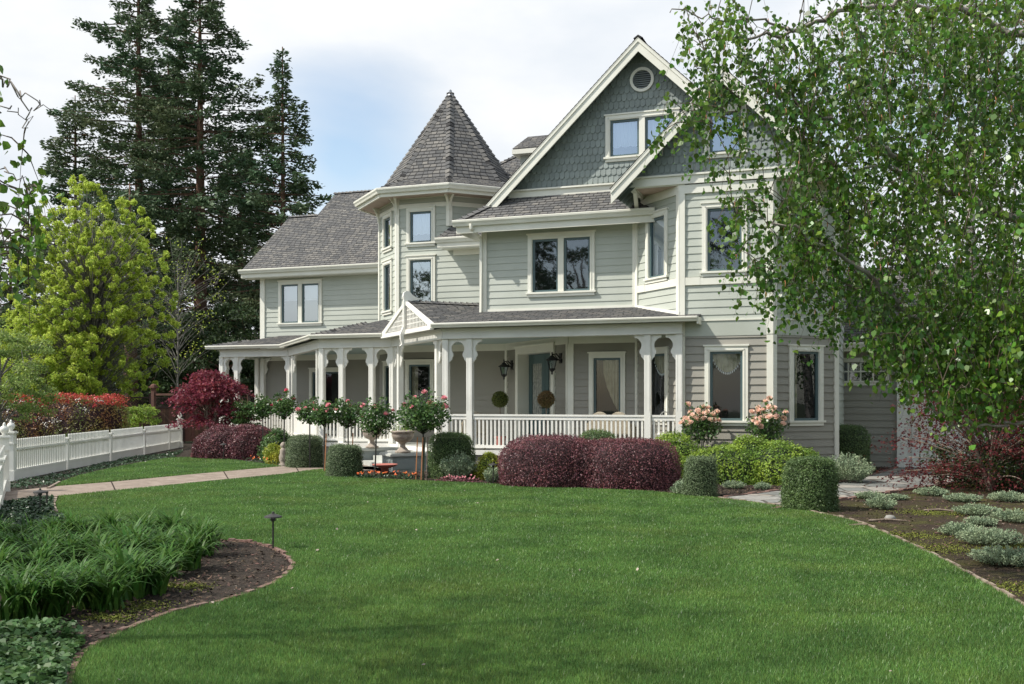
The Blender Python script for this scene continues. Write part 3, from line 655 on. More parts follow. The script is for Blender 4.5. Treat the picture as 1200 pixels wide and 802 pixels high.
mb=MB(); gutter(mb,(-2.2,28.18),(10,28.18),3.26); mb.box(-2.2,10,28.2,28.7,3.05,3.09); mb.box(-2.2,10,28.19,28.23,3.05,3.2); HB(mb,'gutter',['trim'])

# ================================================ PORCH (part of the house)
x1,y1=-10.37,23.58; x2,y2=-13.19,26.40; x3,y3=-15.55,26.40; x4,y4=-19.2,30.5; x5,y5=-22.0,30.5
pM=[(x5,y5),(x4,y4),(x3,y3),(x2,y2),(x1,y1),(-4.42,y1)]
gp_=[(-22.35,30.15),(-19.35,30.15),(-15.70,26.05),(-13.34,26.05),(-10.52,23.23),(-3.98,23.23)]
zL_=lambda p:3.64+.255*(p[1]-30.15)
nD=Vector((4.1,3.65)).normalized(); zD_=lambda p:3.64+.255*((p[0]+19.35)*nD.x+(p[1]-30.15)*nD.y)
zS_=lambda p:3.64+.255*(p[1]-26.05)
gA=(-11.93,24.64); q2=math.sqrt(.5); dG=lambda p:((p[0]-gA[0])-(p[1]-gA[1]))*q2   # >0 right of the ridge
zGR=lambda p:4.37-.366*dG(p); zGL=lambda p:4.37+.366*dG(p)
zF_=lambda p:3.64+.255*(p[1]-23.23); zWs=lambda p:3.64+.255*(p[0]+22.35)
fwd=lambda p:(p[0]-gA[0]+p[1]-gA[1])
mb=MB(); C=clip
pl(mb,C(C([(-22.35,30.15),(-13,30.15),(-13,YL+.03),(-22.35,YL+.03)],lambda p:zL_(p)-zD_(p)),lambda p:zWs(p)-zL_(p)),zL_)
pl(mb,C([(-22.35,30.15),(-21.33,30.15),(-21.33,38),(-22.35,38)],lambda p:zL_(p)-zWs(p)),zWs)
pl(mb,C(C(C([(-20,24),(-13,24),(-13,YL+.03),(-20,YL+.03)],lambda p:zD_(p)-3.64),lambda p:zD_(p)-zL_(p)),lambda p:zS_(p)-zD_(p)),zD_)
pl(mb,C(C([(-17,26.05),(-10,26.05),(-10,28.6),(-17,28.6)],lambda p:zD_(p)-zS_(p)),lambda p:zS_(p)-zGL(p)),zS_)
bx=[(-15,22),(-9.5,22),(-9.5,28),(-15,28)]
pl(mb,C(C(C(bx,fwd),lambda p:zGL(p)-zS_(p)),lambda p:-dG(p)),zGL)
pl(mb,C(C(C(bx,fwd),lambda p:zGR(p)-zF_(p)),lambda p:dG(p)),zGR)
pl(mb,C([(-10.52,23.23),(-3.98,23.23),(-3.98,23.9),(-5.8,25.1),(-9.5,26.1),(-10.48,26.1)],lambda p:zF_(p)-zGR(p)) ,zF_)
caps(mb,(gA[0],gA[1],4.39),(gA[0]+2,gA[1]+2,4.39),.2); caps(mb,(-15.70,26.05,3.66),(-14.9,27.9,3.64+.255*1.85+.02),.18); caps(mb,(-22.35,30.15,3.66),(-21.33,31.17,3.9),.18)
HB(mb,'porch_roof',['roof'])
m=MB(); fM.box(m,0,fM.L,.0,.035,4.06,4.14); fTX.box(m,0,fTX.L,0,.03,4.0,4.12); HB(m,'flashing',['trim'])
m=MB(); m.beam((bayL[0]-.02,YW-.05,4.10),(bayA[0],YB-.05,3.78),.03,.07); HB(m,'flashing',['white_paint'])
# gutters + beams + ceiling
mb=MB(); 
for a,b,e in ((gp_[0],gp_[1],(.05,-.05)),(gp_[1],gp_[2],(-.05,.05)),(gp_[2],gp_[3],(.05,-.05)),(gp_[4],gp_[5],(.05,0))): gutter(mb,a,b,3.66,e,.10,.11)
Fr((-22.35,38),(-22.35,30.15)).box(mb,0,7.85,0,.1,3.57,3.66)
Fr((-3.98,23.2),(-3.98,23.7)).box(mb,0,.5,-.02,.02,3.5,3.66); HB(mb,'gutter',['trim'])
mb=MB()
for i,(a,b) in enumerate(zip(pM,pM[1:])):
    fr=Fr(a,b); k=.08; fr.box(mb,-.03,fr.L+.03,-.10,.10,3.29+.002*i,3.56); fr.box(mb,-.05,fr.L+.05,.10,.125,3.49,3.56); fr.box(mb,-.05,fr.L+.05,.10,.115,3.29+.002*i,3.33)
Fr((x5,38),(x5,y5)).box(mb,0,7.5,-.1,.1,3.29,3.56); HB(mb,'porch_beam',['white_paint'])
mb=MB(); poly=[(x5,38)]+pM+[(-4.42,23.7),bayL,doorA,doorB,TP[1],TP[0],(TP[0][0],YL),(-21.36,YL),(-21.36,38)]
mb.face([(x,y,3.40) for x,y in poly]); HB(mb,'porch_ceiling',['ceiling_blue'])
mb=MB(); n=len(poly); mb.prism(poly,lambda p:(p[0],p[1],DK-.06),lambda p:(p[0],p[1],DK)); HB(mb,'porch_deck',['deck_grey'])
mb=MB(); sk=MB()
for i,(a,b) in enumerate(zip(pM,pM[1:])):
    fr=Fr(a,b); 
    fr.box(mb,-.05,fr.L+.05,.06,.16,DK-.10,DK+.012); fr.box(sk,-.03,fr.L+.03,.04,.09,-.05,DK-.10)
HB(mb,'deck_nosing',['white_paint']); HB(sk,'deck_skirt',['siding_lower'])
# porch gable over the steps
ga=Vector((-13.34,26.05)); gb=Vector((-10.52,23.23)); fP=Fr(tuple(ga),tuple(gb)); Lg=fP.L; c0=Lg/2
m=MB(); q=fP.p
def rk(sg):
    a=(c0+sg*c0,3.62); b=(c0,4.36)
    m.prism([(a[0],a[1]-.01),(a[0],a[1]+.07),(b[0],b[1]+.05),(b[0],b[1]-.05),(a[0]-sg*.18,a[1]-.01)],lambda p:q(p[0],.0,p[1]),lambda p:q(p[0],.07,p[1]))
rk(-1); rk(1); fP.box(m,.05,Lg-.05,.0,.075,3.56,3.64); fP.box(m,.0,Lg,.0,.10,3.52,3.56)
pg=HB(m,'porch_gable',['white_paint'])
m=MB(); 
def top(u): return 4.30-abs(u-c0)*(.66/c0)
u=.4
while u<Lg-.4:
    if top(u)-3.66>.02: fP.box(m,u-.02,u+.02,.014,.04,3.66,top(u))
    u+=.11
z=3.78
while z<4.2:
    h=(4.30-z)*c0/.66; fP.box(m,c0-h,c0+h,.012,.032,z-.015,z+.015); z+=.125
HB(m,'lattice',['white_paint'],pg)
m=MB(); m.face([q(.3,-.12,3.6),q(Lg-.3,-.12,3.6),q(c0,-.12,4.25)]); HB(m,'lattice_back',['soffit'],pg)
m=MB(); pr=[(.0,4.56),(.06,4.60),(.02,4.50),(.07,4.42),(.09,4.2),(.09,3.75),(.12,3.66),(.16,3.55),(.15,3.40),(.09,3.34),(.03,3.36),(.03,3.3),(.14,3.27),(.03,3.24),(-.0,3.5)]
m.prism([(.065,4.44),(.12,4.40),(.12,3.72),(.16,3.64),(.21,3.52),(.20,3.38),(.16,3.26),(.22,3.20),(.12,3.19),(.10,3.3),(.12,3.5),(.065,3.6)],lambda p:q(c0-.045,p[0],p[1]),lambda p:q(c0+.045,p[0],p[1])); HB(m,'king_post',['white_paint'],pg)
m=MB(); m.prism([(.10,4.40),(.13,4.52),(.11,4.62),(.04,4.67),(-.05,4.66),(-.12,4.58),(-.22,4.51),(-.38,4.48),(-.22,4.43),(-.05,4.40)],lambda p:q(c0-.05,p[0],p[1]),lambda p:q(c0+.05,p[0],p[1])); HB(m,'ridge_ornament',['white_paint'],pg)
# posts with scrolled brackets
prof=[(0,0),(.245,0),(.245,-.05),(.215,-.075),(.19,-.06),(.165,-.085),(.14,-.10),(.115,-.13),(.09,-.165),(.075,-.21),(.075,-.26),(.09,-.31),(.115,-.35),(.125,-.39),(.115,-.43),(.09,-.45),(.085,-.49),(.07,-.52),(.05,-.53),(.035,-.56),(0,-.60)]
def post(fr,u,sides=(1,-1),w=.15,hole=True):
    x,y,_=fr.p(u,0,0); m=MB(); h=w/2
    fr.box(m,u-h,u+h,-h,h,DK,3.29); fr.box(m,u-h-.015,u+h+.015,-h-.015,h+.015,DK,DK+.16)
    for a in (u-h*.62,u+h*.5): fr.box(m,a,a+.012,h,h+.005,DK+1.0,3.2)
    p=HB(m,'porch_post',['white_paint'])
    for sd in sides:
        m=MB(); m.prism([(u+sd*(h+a),3.288+b) for a,b in prof],lambda p:fr.p(p[0],-.022,p[1]),lambda p:fr.p(p[0],.022,p[1]))
        m.lathe([(.016,-.003),(.016,.003)],(0,0,0),8) if False else None
        HB(m,'bracket',['white_paint'],p)
    return p
fr1=Fr((x1,y1),(-4.42,y1)); fr2=Fr((x2,y2),(x1,y1)); fr3=Fr((x3,y3),(x2,y2)); fr4=Fr((x4,y4),(x3,y3)); fr5=Fr((x5,y5),(x4,y4))
post(fr1,.03,(1,)); post(fr1,.68); post(fr1,fr1.L-.78); post(fr1,fr1.L-.04,(-1,))
post(fr2,.0,(1,)); post(fr2,.50); post(fr2,fr2.L-.48,(1,-1)); 
post(fr3,.0,(1,)); post(fr3,.66); post(fr3,fr3.L-.72); post(fr3,fr3.L-.06,(-1,))
post(fr4,.05,(1,)); post(fr4,fr4.L-.55); post(fr4,.62)
post(fr5,.0,(1,)); post(fr5,.62); post(fr5,fr5.L-.05,(-1,))
fr6=Fr((x5,38),(x5,y5)); post(fr6,3.8); post(fr6,1.5); post(fr6,7.3,(-1,))
fs=Fr((-21.36,YL-.1),(-20,YL-.1)); post(fs,.12,(1,)); post(fs,-.12,())
def railing(fr,u0,u1,solid=False):
    m=MB(); zt=DK+.9
    fr.box(m,u0,u1,-.05,.05,zt-.045,zt); fr.box(m,u0,u1,-.032,.032,zt-.13,zt-.045); fr.box(m,u0,u1,-.035,.035,DK+.07,DK+.14)
    if solid: fr.box(m,u0,u1,-.02,.02,DK+.1,zt-.1)
    else:
        n=max(1,int((u1-u0)/.104)); st=(u1-u0)/n
        for k in range(n): c=u0+st*(k+.5); fr.box(m,c-.021,c+.021,-.021,.021,DK+.14,zt-.13)
    HB(m,'railing',['white_paint'])
railing(fr1,.77,fr1.L-.865); railing(fr1,.12,.595); railing(fr1,fr1.L-.69,fr1.L-.13)
railing(fr3,.75,fr3.L-.81); railing(fr3,.09,.575); railing(fr3,fr3.L-.63,fr3.L-.15)
railing(fr4,.71,fr4.L-.64,True); railing(fr4,.14,.53,True); railing(fr4,fr4.L-.46,fr4.L-.1,True)
railing(fr5,.71,fr5.L-.14); railing(fr6,3.9,7.2); railing(fr6,1.6,3.7)
railing(Fr((-22,36.5),(-21.3,36.5)),.0,.65)
# steps + cheek pedestals
fo=lambda s,n:(x1-q2*s-q2*n, y1+q2*s-q2*n)
m=MB(); fS=Fr((x2,y2),(x1,y1)); La=fS.L
for k,(n1,z) in enumerate(((.42,.39),(.76,.26),(1.1,.13))): fS.box(m,.95,La-1.0,.17,n1+.17,-.02,z)
HB(m,'porch_steps',['deck_grey'])
for u0,u1 in ((.08,.86),(La-.92,La-.1)):
    m=MB(); fS.box(m,u0,u1,.17,1.35,-.03,.38); fS.box(m,u0+.1,u1-.1,1.35,1.365,.06,.30)
    for a,b in ((u0,u0-.0),): pass
    for nn in ((.28,.72),(.82,1.26)):
        fS.box(m,u1,u1+.012,nn[0],nn[1],.06,.30); fS.box(m,u0-.012,u0,nn[0],nn[1],.06,.30)
    HB(m,'step_pedestal',['pedestal_grey'])
    m=MB(); fS.box(m,u0-.05,u1+.05,.17,1.42,.38,.43); fS.box(m,u0-.03,u1+.03,.17,1.39,.43,.46); HB(m,'pedestal_cap',['deck_grey'])
# carriage lanterns beside the front door (fixed to the wall: parts of the house)
def lantern(px,zc):
    t=1; 
    for i in range(200):
        t=24+i*.05; x,y=at(px,t)
        if (x+7.55)+(y-YW)>=0: break
    u=(x-doorB[0])*fD.u[0]+(y-doorB[1])*fD.u[1]
    m=MB(); fD.box(m,u-.065,u+.065,.0,.04,zc-.12,zc+.14); m.tube([fD.p(u,.04,zc+.02),fD.p(u,.15,zc+.12),fD.p(u,.26,zc+.10)],.016,6); m.tube([fD.p(u,.04,zc-.06),fD.p(u,.12,zc+.0),fD.p(u,.2,zc+.09)],.012,6)
    c=fD.p(u,.27,0); m.lathe([(.01,zc+.17),(.022,zc+.13),(.015,zc+.09),(.06,zc+.06),(.075,zc+.03),(.17,zc-.03),(.175,zc-.05),(.12,zc-.055)],c,8)
    for k in range(6):
        a=k*math.pi/3; m.tube([(c[0]+.125*math.cos(a),c[1]+.125*math.sin(a),zc-.05),(c[0]+.075*math.cos(a),c[1]+.075*math.sin(a),zc-.26)],.008,4)
    m.lathe([(.02,zc-.25),(.09,zc-.255),(.085,zc-.29),(.05,zc-.32),(.02,zc-.35),(.028,zc-.38),(.008,zc-.42)],c,8)
    lo=HB(m,'wall_lantern',['iron']); m=MB(); m.lathe([(.115,zc-.055),(.07,zc-.25)],c,6); HB(m,'lantern_glass',['glass'],lo)
    m=MB(); m.lathe([(.014,zc-.24),(.014,zc-.13),(.005,zc-.1)],c,6); HB(m,'candle',['lamp_glass'],lo)
lantern(601.5,2.76); lantern(658,2.84)
# ================================================ GROUND, LAWN, PATHS, BEDS
def noisy(name,cols,scale,bump=.4,bs=60,rough=.95,dist=.03,detail=12):
    m=bpy.data.materials.new(name); m.use_nodes=True; t=m.node_tree; b=t.nodes['Principled BSDF']; l=t.links.new
    b.inputs['Roughness'].default_value=rough; b.inputs['Specular IOR Level'].default_value=.25
    tcn=N(t,'ShaderNodeTexCoord'); no=N(t,'ShaderNodeTexNoise'); no.inputs['Scale'].default_value=scale; no.inputs['Detail'].default_value=detail; no.inputs['Roughness'].default_value=.65
    cr=N(t,'ShaderNodeValToRGB'); E=cr.color_ramp.elements; n=len(cols)
    for i,c in enumerate(cols):
        p=.3+.4*i/(n-1)
        if i==0: E[0].position=p; E[0].color=(*c,1)
        elif i==n-1: E[-1].position=p; E[-1].color=(*c,1)
        else: e=E.new(p); e.color=(*c,1)
    n2=N(t,'ShaderNodeTexNoise'); n2.inputs['Scale'].default_value=bs; n2.inputs['Detail'].default_value=5
    bn=N(t,'ShaderNodeBump'); bn.inputs['Strength'].default_value=bump; bn.inputs['Distance'].default_value=dist
    l(tcn.outputs['Object'],no.inputs['Vector']); l(tcn.outputs['Object'],n2.inputs['Vector']); l(no.outputs[0],cr.inputs[0]); l(cr.outputs[0],b.inputs['Base Color']); l(n2.outputs[0],bn.inputs['Height']); l(bn.outputs[0],b.inputs['Normal'])
    MAT[name]=m; return m
noisy('ground',[(.045,.042,.028),(.06,.07,.03),(.05,.08,.03)],.6,.4,20)
noisy('soil',[(.022,.017,.013),(.045,.033,.025),(.03,.024,.018),(.075,.058,.042)],3.5,1.0,24,dist=.05)
noisy('soil_moss',[(.022,.015,.011),(.045,.03,.02),(.05,.045,.014),(.085,.085,.018)],1.6,1.0,28,dist=.05)
noisy('turf_base',[(.045,.09,.022),(.06,.125,.03)],1.5,.5,60)
noisy('aggregate',[(.17,.135,.11),(.26,.21,.17),(.34,.28,.235)],3.2,.7,160,.9,.006)
noisy('brick_edge',[(.12,.075,.06),(.20,.12,.10),(.24,.19,.165)],6,.6,60,.9,.01)
noisy('bark',[(.10,.06,.04),(.17,.10,.07)],3,1,14,.95,.05)
noisy('bark_grey',[(.12,.11,.10),(.26,.25,.23)],8,.8,30,.9,.02)
def birchbark():
    m=bpy.data.materials.new('birch_bark'); m.use_nodes=True; t=m.node_tree; b=t.nodes['Principled BSDF']; l=t.links.new; b.inputs['Roughness'].default_value=.7
    tcn=N(t,'ShaderNodeTexCoord'); mp=N(t,'ShaderNodeMapping'); mp.inputs['Scale'].default_value=(3,3,16); no=N(t,'ShaderNodeTexNoise'); no.inputs['Scale'].default_value=2; no.inputs['Detail'].default_value=4
    cr=N(t,'ShaderNodeValToRGB'); cr.color_ramp.elements[0].position=.36; cr.color_ramp.elements[0].color=(.06,.05,.045,1); cr.color_ramp.elements[1].position=.46; cr.color_ramp.elements[1].color=(.46,.42,.38,1)
    l(tcn.outputs['Object'],mp.inputs[0]); l(mp.outputs[0],no.inputs['Vector']); l(no.outputs[0],cr.inputs[0]); l(cr.outputs[0],b.inputs['Base Color']); MAT['birch_bark']=m
birchbark()
def flagmat():
    m=bpy.data.materials.new('flagstone'); m.use_nodes=True; t=m.node_tree; b=t.nodes['Principled BSDF']; l=t.links.new; b.inputs['Roughness'].default_value=.75
    tcn=N(t,'ShaderNodeTexCoord'); v=N(t,'ShaderNodeTexVoronoi'); v.inputs['Scale'].default_value=1.5; v.feature='F1'; v2=N(t,'ShaderNodeTexVoronoi'); v2.inputs['Scale'].default_value=1.5; v2.feature='DISTANCE_TO_EDGE'
    no=N(t,'ShaderNodeTexNoise'); no.inputs['Scale'].default_value=2.5; no.inputs['Detail'].default_value=6; mi=N(t,'ShaderNodeMix',data_type='RGBA',blend_type='LINEAR_LIGHT'); mi.inputs[0].default_value=.12
    l(tcn.outputs['Object'],mi.inputs[6]); l(no.outputs['Color'],mi.inputs[7]); l(mi.outputs[2],v.inputs['Vector']); l(mi.outputs[2],v2.inputs['Vector'])
    cr=N(t,'ShaderNodeValToRGB'); E=cr.color_ramp.elements; E[0].color=(.15,.155,.145,1); E[1].color=(.33,.29,.24,1); e=E.new(.4); e.color=(.21,.215,.20,1); e=E.new(.7); e.color=(.26,.255,.235,1)
    sp=N(t,'ShaderNodeSeparateColor'); l(v.outputs['Color'],sp.inputs[0]); l(sp.outputs[0],cr.inputs[0])
    lt=N(t,'ShaderNodeMapRange'); lt.inputs[1].default_value=.02; lt.inputs[2].default_value=.04; l(v2.outputs['Distance'],lt.inputs[0])
    mx=N(t,'ShaderNodeMix',data_type='RGBA'); mx.inputs[6].default_value=(.07,.06,.05,1); l(lt.outputs[0],mx.inputs[0]); l(cr.outputs[0],mx.inputs[7])
    n3=N(t,'ShaderNodeTexNoise'); n3.inputs['Scale'].default_value=9; n3.inputs['Detail'].default_value=8; m3=N(t,'ShaderNodeMix',data_type='RGBA',blend_type='OVERLAY'); m3.inputs[0].default_value=.6
    l(tcn.outputs['Object'],n3.inputs['Vector']); l(mx.outputs[2],m3.inputs[6]); l(n3.outputs[0],m3.inputs[7]); l(m3.outputs[2],b.inputs['Base Color'])
    bn=N(t,'ShaderNodeBump'); bn.inputs['Strength'].default_value=.6; bn.inputs['Distance'].default_value=.02; l(lt.outputs[0],bn.inputs['Height']); l(bn.outputs[0],b.inputs['Normal']); MAT['flagstone']=m
flagmat()
def sheet(name,pts,z,m,kind='structure'):
    mb=MB(); mb.face([(x,y,z) for x,y in pts]); return tag(mb.build(name,[m]),kind=kind)
def smooth(pts,closed=False,n=6):
    out=[]; N_=len(pts)
    rng=range(N_ if closed else N_-1)
    for i in rng:
        p0=pts[(i-1)%N_] if closed or i>0 else pts[i]; p1=pts[i]; p2=pts[(i+1)%N_]; p3=pts[(i+2)%N_] if closed or i+2<N_ else p2
        for k in range(n):
            t=k/n; out.append(tuple(.5*((2*p1[j])+(-p0[j]+p2[j])*t+(2*p0[j]-5*p1[j]+4*p2[j]-p3[j])*t*t+(-p0[j]+3*p1[j]-3*p2[j]+p3[j])*t**3) for j in (0,1)))
    if not closed: out.append(pts[-1])
    return out
sheet('ground',[(-400,-120),(400,-120),(400,900),(-400,900)],-.03,'ground')
Gs=lambda L:[G(*p) for p in L]
top=Gs([(330,557),(382,550.5),(405,557),(440,562),(480,564),(540,566.5),(600,569.5),(680,573.5),(760,577),(800,581),(850,586),(900,592.5),(960,603),(1003,613),(1050,632),(1100,655),(1150,683),(1200,712),(1290,770)])
left_lo=Gs([(66,583),(64,600),(80,612)])
bedc=Gs([(250,634.5),(290,636),(322,644),(342,659),(336,674),(310,690),(262,706),(200,721),(140,744),(103,763),(88,780),(78,810)])
edge_right=smooth(top); edge_bed=smooth(bedc)
corner=[(-2.1,3.9),(-1.6,1.5),(3.5,.5),(5.5,2.5)]
lawn=edge_right+[(5.2,5.0),(5.5,2.5),(3.5,.5),(-1.6,1.5)]+edge_bed[::-1]+[G(150,627)]+left_lo[::-1]
sheet('lawn',lawn,.012,'turf_base')
lawn2=smooth(Gs([(62,571.5),(78,564),(100,557),(150,546),(205,537.5),(262,539),(330,547.5)]))
sheet('lawn',lawn2,.012,'turf_base')
# concrete path from the gate to the steps
pth=Gs([(-20,580.5),(8,577.5),(62,571.5),(130,566),(240,555.5),(330,547.5),(352,545),(372,541),(402,541),(440,536)])+[(-12.0,23.2),(-11.3,22.9)]+Gs([(470,548),(440,552),(405,556),(382,550.8),(330,557),(240,565),(130,577),(66,583.2),(8,590),(-20,593)])
sheet('path',pth,.02,'aggregate')
mb=MB()
for px,a,b in ((130,565,578),(262,553.5,563.5),(345,545,556)): 
    p=G(px,a); q=G(px+6,b); mb.beam((p[0],p[1],.0222),(q[0],q[1],.0222),.025,.004)
tag(mb.build('path_joints',['soil']),kind='structure')
# flagstone walk to the garage
flag=smooth(Gs([(838,590.5),(850,584),(880,580),(925,575),(985,566.5),(1015,560),(1043,552),(1052,546.5)]))+Gs([(1145,546.5),(1140,551),(1138,560)])+smooth(Gs([(1138,562),(1105,569),(1065,574),(1000,584),(960,590),(905,597),(880,596)]))
sheet('garden_walk',flag,.02,'flagstone')
def edging(name,pts,w=.07,h=.05,m='brick_edge',seg=.22,z=0,lab=None):
    mb=MB(); acc=0
    P=[Vector((*p,0)) for p in pts]
    for a,b in zip(P,P[1:]):
        L_=(b-a).length; k=max(1,round(L_/seg)); d=(b-a)/k
        for i in range(k):
            p=a+d*(i+.04); q=a+d*(i+.96); hh=h+R.uniform(-.012,.012); j=R.uniform(-.008,.008)
            mb.beam((p.x+j,p.y,z+hh/2),(q.x+j,q.y,z+hh/2),w,hh)
    return tag(mb.build(name,[m]),kind='structure')
edging('walk_border',smooth(Gs([(1138,562.5),(1105,569.5),(1065,574.5),(1000,584.5),(955,591),(905,598)])),.09,.04)
edging('walk_border',smooth(Gs([(1054,547),(1043,551.5),(1015,559.5),(985,566),(925,574.5),(850,583.5)])),.09,.04)
mat('edge_wood',(.34,.28,.22),.9,(.16,.11,.08),9)
edging('lawn_edging',[p for p in edge_right if p[1]<18.5 and p[0]>-4],.025,.04,'edge_wood',.9)
edging('lawn_edging',edge_bed,.05,.028,'brick_edge',.45)
edging('lawn_edging',Gs([(66,584),(62,592),(64,600),(66,606)]),.06,.05,'edge_wood',.3)
edging('lawn_edging',Gs([(56,574),(62,571.5),(70,567)]),.05,.05,'edge_wood',.3)
# planting beds
frontbed=Gs([(382,551.5),(405,557.5),(440,562.5),(480,564.5),(540,567),(600,570),(680,574),(760,577.5),(800,581.5),(836,591),(852,584),(880,580),(925,575),(985,566.5),(1015,560),(1052,547)])+[(0,28.6),(-1.0,28.6),(-1.1,25),(-2.3,23.5),(-4.4,23.4),(-10.2,23.4),(-11.2,22.6)]+Gs([(440,552.5)])
sheet('planting_bed',frontbed,.004,'soil')
rightbed=Gs([(905,598),(960,591),(1000,585),(1065,575),(1105,570),(1138,562.5),(1150,552),(1900,552),(2600,700),(1900,1100),(1290,770),(1200,712),(1150,683),(1100,655),(1050,632),(1003,613),(960,603),(900,593)])
sheet('planting_bed',rightbed,.004,'soil_moss')
leftbed=Gs([(-300,640),(-60,588),(8,590.5),(66,584),(64,600),(80,612),(150,628)])+edge_bed+[(-1.6,1.5),(-7,1.0)]
sheet('planting_bed',leftbed,.004,'soil')
fencebed=Gs([(-20,580),(8,577),(62,571),(78,564),(100,557),(150,546),(205,537.5),(330,547),(352,544.5),(372,540.5),(402,540),(395,520),(310,515),(200,520),(20,560)])
sheet('planting_bed',fencebed,.002,'soil')

# ---- generators for blades and leaves
def inpoly(P,poly):
    poly=np.array(poly); x,y=P[:,0],P[:,1]; c=np.zeros(len(P),bool); j=len(poly)-1
    for i in range(len(poly)):
        xi,yi=poly[i]; xj,yj=poly[j]
        m=((yi>y)!=(yj>y))&(x<(xj-xi)*(y-yi)/(yj-yi+1e-12)+xi); c^=m; j=i
    return c
gm_=mat('grass',(.14,.265,.058),.42,(.085,.175,.04),1.1,trans=.35,island=.5,coords='Object')
t_=gm_.node_tree; cr_=[n for n in t_.nodes if n.type=='VALTORGB'][0]; hs_=[n for n in t_.nodes if n.type=='HUE_SAT'][0]
n_=N(t_,'ShaderNodeTexNoise'); n_.inputs['Scale'].default_value=.42; n_.inputs['Detail'].default_value=7; n_.inputs['Roughness'].default_value=.7
r_=N(t_,'ShaderNodeValToRGB'); r_.color_ramp.elements[0].position=.5; r_.color_ramp.elements[0].color=(0,0,0,1); r_.color_ramp.elements[1].position=.72; r_.color_ramp.elements[1].color=(.32,.32,.32,1)
x_=N(t_,'ShaderNodeMix',data_type='RGBA'); x_.inputs[7].default_value=(.27,.30,.06,1); tc_=N(t_,'ShaderNodeTexCoord')
t_.links.new(tc_.outputs['Object'],n_.inputs['Vector']); t_.links.new(n_.outputs[0],r_.inputs[0]); t_.links.new(r_.outputs[0],x_.inputs[0]); t_.links.new(cr_.outputs[0],x_.inputs[6]); t_.links.new(x_.outputs[2],hs_.inputs['Color'])
def grass(name,poly,n,hgt=.045,lab='',k=1.0):
    p=np.array(poly); lo,hi=p.min(0),p.max(0); P=NP.uniform(lo,hi,(n*3,2)); P=P[inpoly(P,poly)]
    d=np.hypot(P[:,0],P[:,1]); keep=NP.rand(len(P))<np.clip((7.5/d)**1.25,0,1)*1.0; P=P[keep]; d=d[keep]
    # keep what the view and its neighbourhood can see
    t=P[:,0]*FX+P[:,1]*FY; la=P[:,0]*RX+P[:,1]*RY; ok=(t>3.2)&(abs(la)<t*.62+2.0); P=P[ok]; d=d[ok]
    n=len(P); a=NP.rand(n)*2*np.pi; h=hgt*NP.uniform(.6,1.25,n); w=.0028*np.clip(d/7,1,3.4)*k; ln=NP.uniform(.1,.75,n)*h; b=NP.rand(n)*2*np.pi
    V=np.zeros((n,3,3)); V[:,:,0]=P[:,None,0]; V[:,:,1]=P[:,None,1]; V[:,:,2]=.01
    V[:,0,0]-=np.cos(a)*w; V[:,0,1]-=np.sin(a)*w; V[:,1,0]+=np.cos(a)*w; V[:,1,1]+=np.sin(a)*w
    V[:,2,0]+=np.cos(b)*ln; V[:,2,1]+=np.sin(b)*ln; V[:,2,2]+=h
    o=npmesh(name,V,3,'grass'); return tag(o,lab,'grass',None,'stuff')
grass('grass',lawn,2000000,.034,'mown green lawn grass filling the middle of the front garden')
grass('grass',lawn2,260000,.04,'mown strip of lawn grass between the picket fence and the concrete path',1.2)

def rnd_frames(n,updir=None,spread=1.0):
    """random orthonormal frames; returns u,v,n"""
    nn=NP.normal(size=(n,3)); 
    if updir is not None: nn=nn*spread+np.asarray(updir)
    nn/=np.linalg.norm(nn,axis=1)[:,None]; r=NP.normal(size=(n,3)); u=np.cross(nn,r); u/=np.linalg.norm(u,axis=1)[:,None]; v=np.cross(nn,u); return u,v,nn
DIA=np.array([(-.5,0,0),(0,-.27,.06),(.5,0,0),(0,.27,.06)])
OVATE=np.array([(0,0,0),(.38,.26,.05),(.34,.55,.05),(0,1,-.03),(-.34,.55,.05),(-.38,.26,.05)])-np.array([0,.5,0])
def leaves(C_,size,shape=DIA,normal=None,spread=1.0,jit=.3,axis=None):
    n=len(C_); u,v,w=rnd_frames(n,normal,spread)
    if axis is not None:
        v=axis/np.linalg.norm(axis,axis=1)[:,None]; u=np.cross(v,w); u/=np.linalg.norm(u,axis=1)[:,None]+1e-9; w=np.cross(u,v)
    s=size*NP.uniform(1-jit,1+jit,n)
    return C_[:,None,:]+s[:,None,None]*(shape[None,:,0,None]*u[:,None,:]+shape[None,:,1,None]*v[:,None,:]+shape[None,:,2,None]*w[:,None,:])
def leafmat(name,c,var=None,isl=.3,trans=.3,rough=.5,scale=1.5,spec=.4): return mat(name,c,rough,var,scale,trans=trans,island=isl,spec=spec)
leafmat('leaf_birch',(.115,.225,.022),(.055,.13,.016),.55,.38,.36,1.0,.55)
leafmat('leaf_redwood',(.055,.115,.052),(.09,.115,.05),.4,.15,.6,.16)
leafmat('leaf_lime',(.50,.60,.08),(.36,.48,.06),.3,.4,.6,.5)
leafmat('leaf_pale',(.24,.33,.07),(.15,.24,.055),.3,.35)
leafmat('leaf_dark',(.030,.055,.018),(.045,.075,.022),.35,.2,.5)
leafmat('leaf_box',(.12,.19,.06),(.08,.135,.045),.32,.2,.5,3)
leafmat('leaf_box_grey',(.15,.205,.10),(.105,.15,.07),.32,.2,.55,3)
leafmat('leaf_burgundy',(.20,.068,.078),(.11,.045,.05),.45,.2,.45,3)
leafmat('leaf_maple',(.24,.035,.055),(.13,.022,.034),.4,.35,.5,1.5)
leafmat('leaf_maple_dark',(.12,.020,.021),(.06,.014,.013),.4,.3,.65,1.5,.2)
leafmat('leaf_gold',(.42,.40,.04),(.22,.30,.035),.25,.3,.5,2)
leafmat('leaf_spirea',(.30,.42,.05),(.13,.23,.035),.3,.3,.5,2)
